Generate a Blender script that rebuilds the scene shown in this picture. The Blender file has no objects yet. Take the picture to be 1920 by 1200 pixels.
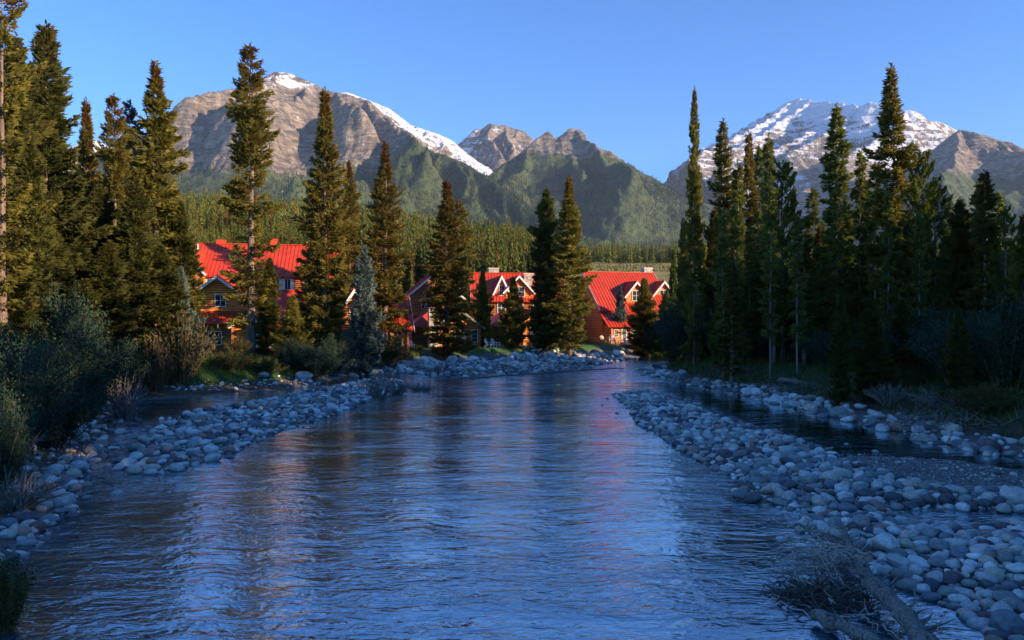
import bpy, math, random
import numpy as np
from mathutils import Vector

# ------------------------------------------------------------------ camera, sky, sun, exposure
sc = bpy.context.scene
COL = sc.collection
R = math.radians
CAMZ, FPX, CX, CY = 5.1, 1400.0, 960.0, 600.0
cam_d = bpy.data.cameras.new('camera'); cam = bpy.data.objects.new('camera', cam_d); COL.objects.link(cam)
cam.location = (0, 0, CAMZ); cam.rotation_euler = (R(90), 0, 0)
cam_d.sensor_width = 36; cam_d.lens = 36 * FPX / 1920; cam_d.clip_start = 0.3; cam_d.clip_end = 60000
sc.camera = cam
SUN_AZ, SUN_EL = 115.0, 17.0      # azimuth clockwise from the view direction (+Y)
world = bpy.data.worlds.new('World'); sc.world = world; world.use_nodes = True
wn = world.node_tree.nodes; wl = world.node_tree.links
sky = wn.new('ShaderNodeTexSky'); sky.sky_type = 'NISHITA'; sky.sun_disc = False
sky.sun_elevation = R(SUN_EL); sky.sun_rotation = R(SUN_AZ)
sky.altitude = 2500; sky.air_density = 1.0; sky.dust_density = 0.3; sky.ozone_density = 5.0
hs = wn.new('ShaderNodeHueSaturation'); hs.inputs['Saturation'].default_value = 1.16; hs.inputs['Hue'].default_value = .504
wl.new(sky.outputs[0], hs.inputs['Color']); wl.new(hs.outputs[0], wn['Background'].inputs[0])
wn['Background'].inputs[1].default_value = 0.15
sun_d = bpy.data.lights.new('sun', 'SUN'); sun_d.energy = 4.9; sun_d.angle = R(0.5); sun_d.color = (1.0, 0.74, 0.5)
sun = bpy.data.objects.new('sun', sun_d); COL.objects.link(sun)
SD = Vector((math.sin(R(SUN_AZ)) * math.cos(R(SUN_EL)), math.cos(R(SUN_AZ)) * math.cos(R(SUN_EL)), math.sin(R(SUN_EL))))
sun.rotation_euler = SD.to_track_quat('Z', 'Y').to_euler()
sun.location = (60, -20, 60)
sc.view_settings.view_transform = 'Standard'; sc.view_settings.look = 'None'
sc.view_settings.exposure = 1.12; sc.view_settings.gamma = 1.0
sc.render.engine = 'CYCLES'
sc.cycles.use_denoising = True
sc.cycles.max_bounces = 6; sc.cycles.diffuse_bounces = 2; sc.cycles.glossy_bounces = 3
sc.cycles.transmission_bounces = 4; sc.cycles.transparent_max_bounces = 8; sc.cycles.volume_bounces = 0
sc.cycles.use_adaptive_sampling = True; sc.cycles.adaptive_threshold = 0.02
sc.cycles.caustics_reflective = False; sc.cycles.caustics_refractive = False

# ------------------------------------------------------------------ helpers
rng = np.random.default_rng(7)
random.seed(7)

def W(px, py, y):
    """world point that lies on pixel (px,py) of the 1920x1200 photo at depth y"""
    return ((px - CX) / FPX * y, y, CAMZ - (py - CY) / FPX * y)

def G(px, py, z=0.0):
    y = (CAMZ - z) * FPX / (py - CY)
    return ((px - CX) / FPX * y, y)

def tag(o, label=None, cat=None, group=None, kind=None):
    if label: o['label'] = label
    if cat: o['category'] = cat
    if group: o['group'] = group
    if kind: o['kind'] = kind
    return o

def empty(name, loc, label, cat, group=None, rz=0.0):
    o = bpy.data.objects.new(name, None); COL.objects.link(o)
    o.location = loc; o.rotation_euler = (0, 0, rz); o.empty_display_size = 0.2
    return tag(o, label, cat, group)

def mesh_np(name, V, F, mat, col=None, smooth=False):
    """V (n,3); F: array (m,k) or list of such arrays"""
    me = bpy.data.meshes.new(name)
    V = np.asarray(V, dtype=np.float32)
    Fs = F if isinstance(F, (list, tuple)) else [F]
    Fs = [np.asarray(f, dtype=np.int32) for f in Fs if len(f)]
    me.vertices.add(len(V)); me.vertices.foreach_set('co', V.ravel())
    loops = np.concatenate([f.ravel() for f in Fs])
    tot = np.concatenate([np.full(len(f), f.shape[1], dtype=np.int32) for f in Fs])
    start = np.concatenate([[0], np.cumsum(tot)[:-1]]).astype(np.int32)
    me.loops.add(len(loops)); me.loops.foreach_set('vertex_index', loops)
    me.polygons.add(len(tot)); me.polygons.foreach_set('loop_start', start)
    me.polygons.foreach_set('loop_total', tot)
    if smooth: me.polygons.foreach_set('use_smooth', np.ones(len(tot), dtype=bool))
    if col is not None:
        a = me.color_attributes.new('tone', 'FLOAT_COLOR', 'POINT')
        c = np.ones((len(V), 4), dtype=np.float32); c[:, :col.shape[1]] = col
        a.data.foreach_set('color', c.ravel())
    me.update(calc_edges=True)
    if mat: me.materials.append(mat)
    return me

def obj(name, me, parent=None, loc=None):
    o = bpy.data.objects.new(name, me); COL.objects.link(o)
    if parent: o.parent = parent
    if loc is not None: o.location = loc
    return o

KIDS = {}
def add_kid(root, o): KIDS.setdefault(root.name, []).append(o); return o
def dup(root):
    c = root.copy(); COL.objects.link(c)
    for ch in KIDS.get(root.name, []):
        d = ch.copy(); COL.objects.link(d); d.parent = c
        add_kid(c, d)
        for g in KIDS.get(ch.name, []):
            e = g.copy(); COL.objects.link(e); e.parent = d
    return c

class MB:
    """collects boxes, tubes, polygons into ONE mesh"""
    def __init__(s): s.v = []; s.f = []
    def poly(s, pts): b = len(s.v); s.v += [tuple(p) for p in pts]; s.f.append(tuple(range(b, b + len(pts)))); return s
    def hexa(s, p):   # 8 points, bottom 4 then top 4
        b = len(s.v); s.v += [tuple(q) for q in p]
        for q in ((0, 3, 2, 1), (4, 5, 6, 7), (0, 1, 5, 4), (1, 2, 6, 5), (2, 3, 7, 6), (3, 0, 4, 7)): s.f.append(tuple(b + i for i in q))
        return s
    def box(s, x0, x1, y0, y1, z0, z1):
        return s.hexa([(x0, y0, z0), (x1, y0, z0), (x1, y1, z0), (x0, y1, z0), (x0, y0, z1), (x1, y0, z1), (x1, y1, z1), (x0, y1, z1)])
    def slab(s, a, b, c, d, t):   # quad a b c d thickened by t downwards
        n = (Vector(b) - Vector(a)).cross(Vector(d) - Vector(a)).normalized()
        if n.z < 0: n = -n
        lo = [Vector(q) - n * t for q in (a, b, c, d)]
        return s.hexa(lo + [Vector(q) for q in (a, b, c, d)])
    def beam(s, a, b, w, h=None):
        h = h or w; a = Vector(a); b = Vector(b); d = (b - a).normalized()
        up = Vector((0, 0, 1)) if abs(d.z) < .95 else Vector((0, 1, 0))
        u = d.cross(up).normalized() * w / 2; v = u.cross(d).normalized() * h / 2
        return s.hexa([a - u - v, a + u - v, b + u - v, b - u - v, a - u + v, a + u + v, b + u + v, b - u + v])
    def tube(s, pts, rad, n=6):
        pts = [Vector(p) for p in pts]; b = len(s.v)
        for i, p in enumerate(pts):
            d = (pts[min(i + 1, len(pts) - 1)] - pts[max(i - 1, 0)]).normalized()
            ref = Vector((0, 0, 1)) if abs(d.z) < .9 else Vector((1, 0, 0))
            u = d.cross(ref).normalized(); v = u.cross(d); r = rad[i] if hasattr(rad, '__len__') else rad
            for k in range(n):
                a = 2 * math.pi * k / n; s.v.append(tuple(p + (u * math.cos(a) + v * math.sin(a)) * r))
        for i in range(len(pts) - 1):
            for k in range(n):
                k2 = (k + 1) % n; s.f.append((b + i * n + k, b + i * n + k2, b + (i + 1) * n + k2, b + (i + 1) * n + k))
        s.f.append(tuple(b + k for k in range(n))[::-1]); e = b + (len(pts) - 1) * n
        s.f.append(tuple(e + k for k in range(n))); return s
    def mesh(s, name, mat, smooth=False):
        me = bpy.data.meshes.new(name); me.from_pydata(s.v, [], s.f); me.materials.append(mat)
        if smooth: me.polygons.foreach_set('use_smooth', np.ones(len(me.polygons), dtype=bool))
        me.update(); return me
    def build(s, name, mat, parent=None, smooth=False):
        o = obj(name, s.mesh(name, mat, smooth), parent)
        if parent: add_kid(parent, o)
        return o

_tab = rng.random((256, 256)).astype(np.float32)
def vnoise(x, y, seed=0):
    x = x + seed * 37.7; y = y + seed * 91.3
    xi = np.floor(x).astype(int); yi = np.floor(y).astype(int)
    fx = x - xi; fy = y - yi; fx = fx * fx * (3 - 2 * fx); fy = fy * fy * (3 - 2 * fy)
    a = _tab[xi & 255, yi & 255]; b = _tab[(xi + 1) & 255, yi & 255]; c = _tab[xi & 255, (yi + 1) & 255]; d = _tab[(xi + 1) & 255, (yi + 1) & 255]
    return (a * (1 - fx) + b * fx) * (1 - fy) + (c * (1 - fx) + d * fx) * fy
def fbm(x, y, sc_, octv=4, seed=0, gain=.5):
    r = 0; amp = 1; tot = 0; f = 1 / sc_
    for o in range(octv): r = r + amp * vnoise(x * f, y * f, seed + o); tot += amp; amp *= gain; f *= 2.03
    return r / tot
def ridged(x, y, sc_, octv=4, seed=0, gain=.5):
    r = 0; amp = 1; tot = 0; f = 1 / sc_
    for o in range(octv): r = r + amp * (1 - np.abs(2 * vnoise(x * f, y * f, seed + o) - 1)); tot += amp; amp *= gain; f *= 2.03
    return r / tot
def sstep(a, b, x):
    t = np.clip((x - a) / (b - a), 0, 1); return t * t * (3 - 2 * t)

# ------------------------------------------------------------------ materials
def newmat(name):
    m = bpy.data.materials.new(name); m.use_nodes = True
    nt = m.node_tree; return m, nt, nt.nodes, nt.links, nt.nodes['Principled BSDF']
def ramp(n, stops, interp='LINEAR'):
    r = n.new('ShaderNodeValToRGB'); cr = r.color_ramp; cr.interpolation = interp
    while len(cr.elements) < len(stops): cr.elements.new(0.5)
    for e, (p, c) in zip(cr.elements, stops): e.position = p; e.color = (*c, 1)
    return r
def noise(n, l, scale, detail=4, vec=None, rough=.55):
    t = n.new('ShaderNodeTexNoise'); t.inputs['Scale'].default_value = scale; t.inputs['Detail'].default_value = detail
    t.inputs['Roughness'].default_value = rough
    if vec: l.new(vec, t.inputs['Vector'])
    return t
def coords(n, l, scale=(1, 1, 1), kind='Object'):
    t = n.new('ShaderNodeTexCoord'); m = n.new('ShaderNodeMapping'); m.inputs['Scale'].default_value = scale
    l.new(t.outputs[kind], m.inputs['Vector']); return m.outputs[0]
def mixc(n, l, fac, a, b, mode='MIX'):
    m = n.new('ShaderNodeMix'); m.data_type = 'RGBA'; m.blend_type = mode
    for k, v in ((0, fac), (6, a), (7, b)):
        if isinstance(v, (int, float)): m.inputs[k].default_value = v
        elif isinstance(v, tuple): m.inputs[k].default_value = (*v, 1)
        else: l.new(v, m.inputs[k])
    return m.outputs[2]
def mth(n, l, op, a, b=0.0, c=0.0):
    m = n.new('ShaderNodeMath'); m.operation = op
    for k, v in enumerate((a, b, c)):
        if isinstance(v, (int, float)): m.inputs[k].default_value = v
        else: l.new(v, m.inputs[k])
    return m.outputs[0]
def bump(n, l, h, strength, dist, bsdf):
    b = n.new('ShaderNodeBump'); b.inputs['Strength'].default_value = strength; b.inputs['Distance'].default_value = dist
    l.new(h, b.inputs['Height']); l.new(b.outputs[0], bsdf.inputs['Normal']); return b

def foliage(name, dark, light, brown=(.16, .06, .02), rnd=.25, trans=.22):
    m, nt, n, l, p = newmat(name)
    at = n.new('ShaderNodeAttribute'); at.attribute_name = 'tone'
    sp = n.new('ShaderNodeSeparateColor'); l.new(at.outputs['Color'], sp.inputs[0])
    c = mixc(n, l, sp.outputs[0], dark, light)
    c = mixc(n, l, sp.outputs[1], c, brown)
    oi = n.new('ShaderNodeObjectInfo')
    hsv = n.new('ShaderNodeHueSaturation')
    l.new(mth(n, l, 'MULTIPLY_ADD', oi.outputs['Random'], rnd, 1 - rnd / 2), hsv.inputs['Value'])
    l.new(mth(n, l, 'MULTIPLY_ADD', oi.outputs['Random'], .03, .485), hsv.inputs['Hue'])
    l.new(c, hsv.inputs['Color'])
    l.new(hsv.outputs[0], p.inputs['Base Color']); p.inputs['Roughness'].default_value = .7
    p.inputs['Specular IOR Level'].default_value = .08
    tr = n.new('ShaderNodeBsdfTranslucent'); l.new(hsv.outputs[0], tr.inputs[0])
    mx = n.new('ShaderNodeMixShader'); mx.inputs[0].default_value = trans
    l.new(p.outputs[0], mx.inputs[1]); l.new(tr.outputs[0], mx.inputs[2])
    l.new(mx.outputs[0], n['Material Output'].inputs[0]); return m

def simple(name, color, rough=.6, nscale=0, namp=.3, bumpd=0, metallic=0):
    m, nt, n, l, p = newmat(name); p.inputs['Roughness'].default_value = rough; p.inputs['Metallic'].default_value = metallic
    if nscale:
        t = noise(n, l, nscale, 5, coords(n, l))
        c = mixc(n, l, mth(n, l, 'MULTIPLY', t.outputs[0], 1.0), tuple(x * (1 - namp) for x in color), tuple(min(1, x * (1 + namp)) for x in color))
        l.new(c, p.inputs['Base Color'])
        if bumpd: bump(n, l, t.outputs[0], .8, bumpd, p)
    else: p.inputs['Base Color'].default_value = (*color, 1)
    return m

M_spruce = foliage('spruce_needles', (.075, .078, .018), (.33, .27, .055), trans=.5)
M_fir = foliage('fir_needles', (.065, .095, .026), (.28, .31, .07), trans=.5)
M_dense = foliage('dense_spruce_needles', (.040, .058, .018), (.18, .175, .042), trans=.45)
M_pine = foliage('pine_needles', (.06, .09, .016), (.26, .28, .05), trans=.45)
M_blue = foliage('blue_spruce_needles', (.060, .095, .085), (.20, .26, .22))
M_young = foliage('young_conifer_needles', (.055, .085, .018), (.14, .17, .035))
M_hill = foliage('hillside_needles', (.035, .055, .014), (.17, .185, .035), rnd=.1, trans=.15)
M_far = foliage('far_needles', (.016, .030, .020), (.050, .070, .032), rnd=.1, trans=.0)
M_willow = foliage('willow_leaves', (.016, .046, .028), (.060, .105, .062), brown=(.08, .08, .03))
M_shrub = foliage('shrub_leaves', (.040, .056, .018), (.12, .115, .035), brown=(.20, .12, .05))
M_dry = foliage('dry_twigs', (.13, .10, .06), (.34, .26, .17), brown=(.20, .12, .05), trans=0)
M_grass = foliage('grass_blades', (.03, .075, .012), (.10, .16, .025), brown=(.22, .17, .06), rnd=0)
M_flower = foliage('flower_petals', (.45, .45, .38), (.8, .8, .7), rnd=0)

def bark(name, a, b, s_=(9, 9, 2.2)):
    m, nt, n, l, p = newmat(name)
    t = noise(n, l, 1.0, 6, coords(n, l, s_), .65)
    r = ramp(n, [(.3, a), (.7, b)]); l.new(t.outputs[0], r.inputs[0]); l.new(r.outputs[0], p.inputs['Base Color'])
    p.inputs['Roughness'].default_value = .85; bump(n, l, t.outputs[0], 1, .04, p); return m
M_bark = bark('spruce_bark', (.07, .045, .032), (.26, .18, .13))
M_palebark = bark('pale_bark', (.12, .10, .085), (.36, .31, .27))
M_dead = bark('weathered_wood', (.05, .042, .036), (.34, .30, .26), (22, 22, 5))

def stone_mat(name, objrand):
    m, nt, n, l, p = newmat(name)
    if objrand: v = n.new('ShaderNodeObjectInfo').outputs['Random']
    else:
        at = n.new('ShaderNodeAttribute'); at.attribute_name = 'tone'
        sp = n.new('ShaderNodeSeparateColor'); l.new(at.outputs['Color'], sp.inputs[0]); v = sp.outputs[0]
    base = ramp(n, [(0, (.24, .24, .23)), (.13, (.50, .48, .45)), (.26, (.10, .10, .11)), (.36, (.52, .45, .36)), (.47, (.27, .29, .26)), (.56, (.66, .64, .60)),
                    (.70, (.19, .20, .22)), (.79, (.36, .22, .17)), (.85, (.50, .48, .45)), (.93, (.13, .10, .10))], 'CONSTANT')
    l.new(v, base.inputs[0])
    vec = coords(n, l)
    # each stone reads a different place of the 3D noise
    off = n.new('ShaderNodeVectorMath'); off.operation = 'ADD'; l.new(vec, off.inputs[0])
    cb = n.new('ShaderNodeCombineXYZ'); k = mth(n, l, 'MULTIPLY', v, 57.0); l.new(k, cb.inputs[0]); l.new(k, cb.inputs[2]); l.new(cb.outputs[0], off.inputs[1])
    t1 = noise(n, l, 2.2, 6, off.outputs[0], .6); t2 = noise(n, l, 26, 3, off.outputs[0], .6)
    g = ramp(n, [(.3, (.7, .7, .72)), (.52, (1.1, 1.1, 1.1)), (.75, (1.45, 1.43, 1.38))]); l.new(t1.outputs[0], g.inputs[0])
    c = mixc(n, l, 1.0, base.outputs[0], g.outputs[0], 'MULTIPLY')
    g2 = ramp(n, [(.35, (.75, .75, .75)), (.65, (1.2, 1.2, 1.2))]); l.new(t2.outputs[0], g2.inputs[0])
    c = mixc(n, l, .8, c, g2.outputs[0], 'MULTIPLY')
    # damp darker band just above the water (a real wet line at water level)
    geo = n.new('ShaderNodeNewGeometry'); sx = n.new('ShaderNodeSeparateXYZ'); l.new(geo.outputs['Position'], sx.inputs[0])
    wet = ramp(n, [(0, (.45, .45, .45)), (1, (1, 1, 1))])
    l.new(mth(n, l, 'MULTIPLY_ADD', sx.outputs[2], 14.0, .1), wet.inputs[0])
    c = mixc(n, l, 1.0, c, wet.outputs[0], 'MULTIPLY')
    l.new(c, p.inputs['Base Color']); p.inputs['Roughness'].default_value = .72
    h = mixc(n, l, .35, t1.outputs[0], t2.outputs[0]); bump(n, l, h, .7, .05, p); return m
M_stone = stone_mat('river_stone', True)
M_cobble = stone_mat('small_river_stone', False)

# ------------------------------------------------------------------ plan of the river: land polygons on the water plane
def pl(*pts): return [G(a, b) if b > 600 else (a, b) for a, b in pts]
LEFT = [(-150, -80), (-8, -80), (-9.5, 5)] + pl((-40, 1075), (20, 1035), (75, 1005), (118, 965), (125, 925), (175, 890), (200, 845), (250, 795), (255, 768), (268, 750),
       (400, 741), (470, 735), (540, 729), (620, 714), (655, 704), (740, 702), (800, 700), (812, 709), (870, 707), (950, 702), (1020, 698), (1100, 690), (1135, 681),
       (1185, 672), (1232, 664)) + [(60, 120), (250, 135), (250, 200), (-150, 200)]
LAWN = [(-150, -80), (-12, -80), (-12.5, 5)] + pl((-60, 1050), (0, 1010), (50, 975), (85, 930), (100, 900), (145, 860), (170, 825), (215, 785), (232, 760), (262, 742),
       (400, 736), (470, 731), (540, 725), (600, 712), (650, 698), (740, 692), (800, 686), (900, 681), (1000, 677), (1100, 673), (1180, 667), (1240, 661)) + \
       [(60, 123), (250, 138), (250, 200), (-150, 200)]
RIGHT = pl((1203, 697), (1215, 688), (1232, 678)) + [(40, 103), (100, 112), (250, 122), (250, -80), (27, -80), (23, 10)] + \
       pl((2100, 890), (1920, 862), (1800, 840), (1700, 814), (1600, 790), (1500, 764), (1400, 742), (1300, 723), (1240, 711))
RBAR = pl((1150, 742), (1200, 732), (1250, 742), (1310, 768), (1400, 798), (1480, 820), (1560, 848), (1650, 888), (1760, 915), (1920, 922), (2100, 925), (2100, 965),
       (1920, 962), (1750, 955), (1650, 958), (1560, 965), (1500, 962), (1440, 945), (1370, 938), (1385, 905), (1330, 875), (1285, 850), (1240, 822), (1195, 795), (1180, 765))
GFLAT = pl((1540, 846), (1640, 850), (1760, 862), (1920, 885), (2100, 895), (2100, 945), (1920, 938), (1700, 925), (1580, 890))
LOWBAR = pl((1490, 990), (1550, 965), (1660, 968), (1720, 988), (1800, 993), (1920, 985), (2200, 985), (2500, 1300), (1960, 1300), (1890, 1235), (1850, 1180), (1770, 1130),
       (1700, 1092), (1640, 1075), (1590, 1030))
LEFTBAR = pl((215, 885), (300, 893), (390, 868), (450, 845), (520, 812), (610, 785), (690, 755), (765, 730), (750, 712), (690, 713), (600, 729), (520, 746), (400, 766),
       (335, 782), (290, 808), (250, 842), (215, 872))

def sdist(P, x, y):
    """signed distance to polygon, positive inside"""
    P = np.array(P); x = np.asarray(x, float); y = np.asarray(y, float)
    d2 = np.full(x.shape, 1e18); ins = np.zeros(x.shape, bool)
    for i in range(len(P)):
        ax, ay = P[i - 1]; bx, by = P[i]; ex, ey = bx - ax, by - ay
        t = np.clip(((x - ax) * ex + (y - ay) * ey) / (ex * ex + ey * ey + 1e-12), 0, 1)
        d2 = np.minimum(d2, (x - ax - t * ex) ** 2 + (y - ay - t * ey) ** 2)
        c = ((ay > y) != (by > y)) & (x < (bx - ax) * (y - ay) / (by - ay + 1e-12) + ax)
        ins ^= c
    return np.where(ins, 1, -1) * np.sqrt(d2)

def hgt(x, y, full=False):
    x = np.asarray(x, float); y = np.asarray(y, float)
    bed = -.75 + .25 * fbm(x, y, 6, 3, 3)
    dl = sdist(LEFT, x, y); dw = sdist(LAWN, x, y); dr = sdist(RIGHT, x, y)
    db = sdist(RBAR, x, y); dg = sdist(GFLAT, x, y); dlo = sdist(LOWBAR, x, y); dlb = sdist(LEFTBAR, x, y)
    h = bed
    def lay(h, d, slope, top): return np.maximum(h, np.minimum(d * slope, top) - .02)
    h = lay(h, dl, .16, .42)
    h = np.where(dw > -.3, np.maximum(h, -0.02 + 1.62 * sstep(-.3, 4.2, dw)), h)
    h = lay(h, np.maximum(dr, -8), .16, .3); h = np.where(dr > .8, np.maximum(h, -.02 + 1.7 * sstep(.8, 7.5, dr)), h)
    h = lay(h, db, .10, .24); h = lay(h, dg, .05, .09); h = lay(h, dlo, .13, .26); h = lay(h, dlb, .10, .18)
    far = sstep(120, 135, y)
    h = h + (fbm(x, y, 2.5, 3, 9) - .5) * .14 * (1 - far) * (h > -.3)
    h = np.where(y > 118, np.maximum(h, 1.6 * sstep(118, 126, y) - 1 + 1 * sstep(118, 124, y)), h)
    if full: return h, dict(l=dl, w=dw, r=dr, b=db, g=dg, lo=dlo, lb=dlb)
    return h
def h1(x, y): return float(hgt(np.array([x]), np.array([y]))[0])

def axis(parts):
    out = []
    for a, b, s in parts: out.append(np.arange(a, b, s))
    return np.concatenate(out + [[parts[-1][1]]])
def grid_faces(nx, ny):
    i = np.arange(nx - 1)[None, :] + nx * np.arange(ny - 1)[:, None]
    return np.stack([i, i + 1, i + 1 + nx, i + nx], -1).reshape(-1, 4)

gx = axis([(-150, -45, 6), (-45, -25, 1), (-25, 30, .33), (30, 60, 1), (60, 250, 8)])
gy = axis([(-80, 5, 6), (5, 60, .33), (60, 125, .5), (125, 136, 2)])
X, Y = np.meshgrid(gx, gy); H, D = hgt(X, Y, True)
land = np.maximum.reduce([D['l'], D['w'], D['r']])
grass = np.clip(np.maximum(sstep(.5 + .7 * (Y > 70), 2.0 + 1.0 * (Y > 70), D['w']), sstep(3.5, 7, D['r']) * .55), 0, 1)
soil = np.clip(np.maximum(sstep(.3, 2.5, D['r']), sstep(.1, .8, D['l']) * (Y < 64) * (D['lb'] < 0)), 0, 1)
m, nt, n, l, p = newmat('river_ground')
at = n.new('ShaderNodeAttribute'); at.attribute_name = 'tone'; sp = n.new('ShaderNodeSeparateColor'); l.new(at.outputs['Color'], sp.inputs[0])
vec = coords(n, l)
vo = n.new('ShaderNodeTexVoronoi'); vo.inputs['Scale'].default_value = 5.5; l.new(vec, vo.inputs['Vector'])
vo2 = n.new('ShaderNodeTexVoronoi'); vo2.inputs['Scale'].default_value = 17; l.new(vec, vo2.inputs['Vector'])
gr = ramp(n, [(0, (.10, .095, .085)), (.3, (.2, .19, .18)), (.55, (.06, .06, .06)), (.8, (.36, .35, .33)), (1, (.14, .11, .09))])
sc1 = n.new('ShaderNodeSeparateColor'); l.new(vo2.outputs['Color'], sc1.inputs[0]); l.new(sc1.outputs[0], gr.inputs[0])
gr2 = ramp(n, [(0, (.05, .048, .04)), (.5, (.16, .15, .14)), (1, (.08, .07, .055))]); sc2 = n.new('ShaderNodeSeparateColor'); l.new(vo.outputs['Color'], sc2.inputs[0]); l.new(sc2.outputs[1], gr2.inputs[0])
c = mixc(n, l, .5, gr.outputs[0], gr2.outputs[0])
sl = noise(n, l, .8, 5, vec); so = ramp(n, [(.35, (.05, .038, .025)), (.7, (.11, .085, .05))]); l.new(sl.outputs[0], so.inputs[0])
c = mixc(n, l, sp.outputs[1], c, so.outputs[0])
gn = noise(n, l, 3.5, 6, vec); gc = ramp(n, [(.3, (.022, .07, .012)), (.7, (.06, .14, .02))]); l.new(gn.outputs[0], gc.inputs[0])
c = mixc(n, l, sp.outputs[0], c, gc.outputs[0])
l.new(c, p.inputs['Base Color']); p.inputs['Roughness'].default_value = .8
bump(n, l, mth(n, l, 'ADD', vo.outputs['Distance'], mth(n, l, 'MULTIPLY', vo2.outputs['Distance'], .4)), 1, .06, p).invert = True
M_ground = m
colr = np.stack([grass.ravel(), soil.ravel(), np.zeros(grass.size)], 1)
g = obj('ground', mesh_np('ground', np.stack([X, Y, H], -1).reshape(-1, 3), grid_faces(len(gx), len(gy)), M_ground, colr, True)); tag(g, kind='structure')

# ------------------------------------------------------------------ water
m, nt, n, l, p = newmat('river_water')
n.remove(p)
at = n.new('ShaderNodeAttribute'); at.attribute_name = 'tone'; sp = n.new('ShaderNodeSeparateColor'); l.new(at.outputs['Color'], sp.inputs[0])
def wv(sx, sy, rot, scale, det, dist=0.0):
    tc = n.new('ShaderNodeTexCoord'); mp = n.new('ShaderNodeMapping'); mp.inputs['Scale'].default_value = (sx, sy, 1); mp.inputs['Rotation'].default_value = (0, 0, rot)
    l.new(tc.outputs['Object'], mp.inputs['Vector']); t = noise(n, l, scale, det, mp.outputs[0], .6); t.inputs['Distortion'].default_value = dist; return t.outputs[0]
wa = wv(.7, 1.4, R(-20), 1.15, 3, .7); wb = wv(.8, 1.5, R(16), 4.0, 3, .5); wc = wv(1, 1.3, 0, 11, 2)
hh = mth(n, l, 'MULTIPLY_ADD', wb, .32, mth(n, l, 'MULTIPLY', wa, 1.0)); hh = mth(n, l, 'MULTIPLY_ADD', wc, .045, hh)
hh = mth(n, l, 'MULTIPLY', hh, sp.outputs[1])
pa = wv(.5, 1.1, R(-20), .22, 3, 1.0); pr_ = ramp(n, [(.36, (.50, .50, .50)), (.5, (.85, .85, .85)), (.64, (1.25, 1.25, 1.25))]); l.new(pa, pr_.inputs[0]); hh = mth(n, l, 'MULTIPLY', hh, pr_.outputs[0])
bp = n.new('ShaderNodeBump'); bp.inputs['Strength'].default_value = 1.0; bp.inputs['Distance'].default_value = .07; l.new(hh, bp.inputs['Height'])
fr = n.new('ShaderNodeFresnel'); fr.inputs['IOR'].default_value = 1.36; l.new(bp.outputs[0], fr.inputs['Normal'])
gl = n.new('ShaderNodeBsdfGlossy'); gl.inputs['Roughness'].default_value = .03; gl.inputs['Color'].default_value = (.76, .93, 1, 1); l.new(bp.outputs[0], gl.inputs['Normal'])
tr = n.new('ShaderNodeBsdfTransparent'); tr.inputs[0].default_value = (.30, .50, .58, 1)
df = n.new('ShaderNodeBsdfDiffuse'); df.inputs[0].default_value = (.010, .15, .27, 1)
ms = n.new('ShaderNodeMixShader'); ms.inputs[0].default_value = .45; l.new(tr.outputs[0], ms.inputs[1]); l.new(df.outputs[0], ms.inputs[2])
m2 = n.new('ShaderNodeMixShader'); l.new(mth(n, l, 'MINIMUM', mth(n, l, 'MULTIPLY_ADD', fr.outputs[0], 1.5, .34), 1.0), m2.inputs[0]); l.new(ms.outputs[0], m2.inputs[1]); l.new(gl.outputs[0], m2.inputs[2])
fo = n.new('ShaderNodeBsdfDiffuse'); fo.inputs[0].default_value = (.75, .78, .8, 1)
fn = wv(.8, 2.4, R(-10), 3.0, 5, 1.2)
fm = mth(n, l, 'MULTIPLY', mth(n, l, 'MINIMUM', mth(n, l, 'MAXIMUM', mth(n, l, 'MULTIPLY', mth(n, l, 'SUBTRACT', fn, .47), 7.0), 0.0), .8), sp.outputs[0])
m3 = n.new('ShaderNodeMixShader'); l.new(fm, m3.inputs[0]); l.new(m2.outputs[0], m3.inputs[1]); l.new(fo.outputs[0], m3.inputs[2])
l.new(m3.outputs[0], n['Material Output'].inputs[0]); M_water = m
wx = axis([(-150, -25, 10), (-25, 45, .5), (45, 250, 10)]); wy = axis([(-80, 8, 8), (8, 118, .5), (118, 135, 5)])
X, Y = np.meshgrid(wx, wy)
def blob(px, py, rx, ry):
    cx, cy = G(px, py); return np.exp(-((X - cx) / rx) ** 2 - ((Y - cy) / ry) ** 2)
foam = blob(1170, 690, 6, 12) * .8 + blob(1110, 705, 6, 7) * .5 + blob(1150, 760, 2.5, 6) * .8 + blob(900, 725, 6, 4) * .3 + blob(210, 820, 1.5, 4) * .8 + blob(330, 910, 2, 1.5) * .5 + blob(1690, 970, 3, 1) * .25 + np.exp(-((sdist(RBAR, X, Y) + .5) / .6) ** 2) * .45 * (X < 12) + np.exp(-((sdist(LEFTBAR, X, Y) + .5) / .6) ** 2) * .25
chan = sstep(-9, -2, sdist(RIGHT, X, Y)) * (Y > 25) * (Y < 62)
amp = 1 - .72 * np.clip(chan, 0, 1); amp = amp * (1 + 1.2 * np.clip(blob(1160, 695, 10, 22), 0, 1))
wz = .03 * (fbm(X, Y * 1.6, 2.2, 3, 5) - .5) * amp
o = obj('river_water', mesh_np('river_water', np.stack([X, Y, wz], -1).reshape(-1, 3), grid_faces(len(wx), len(wy)), M_water,
        np.stack([np.clip(foam, 0, 1).ravel(), amp.ravel(), 0 * amp.ravel()], 1), True)); tag(o, kind='structure')

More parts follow.
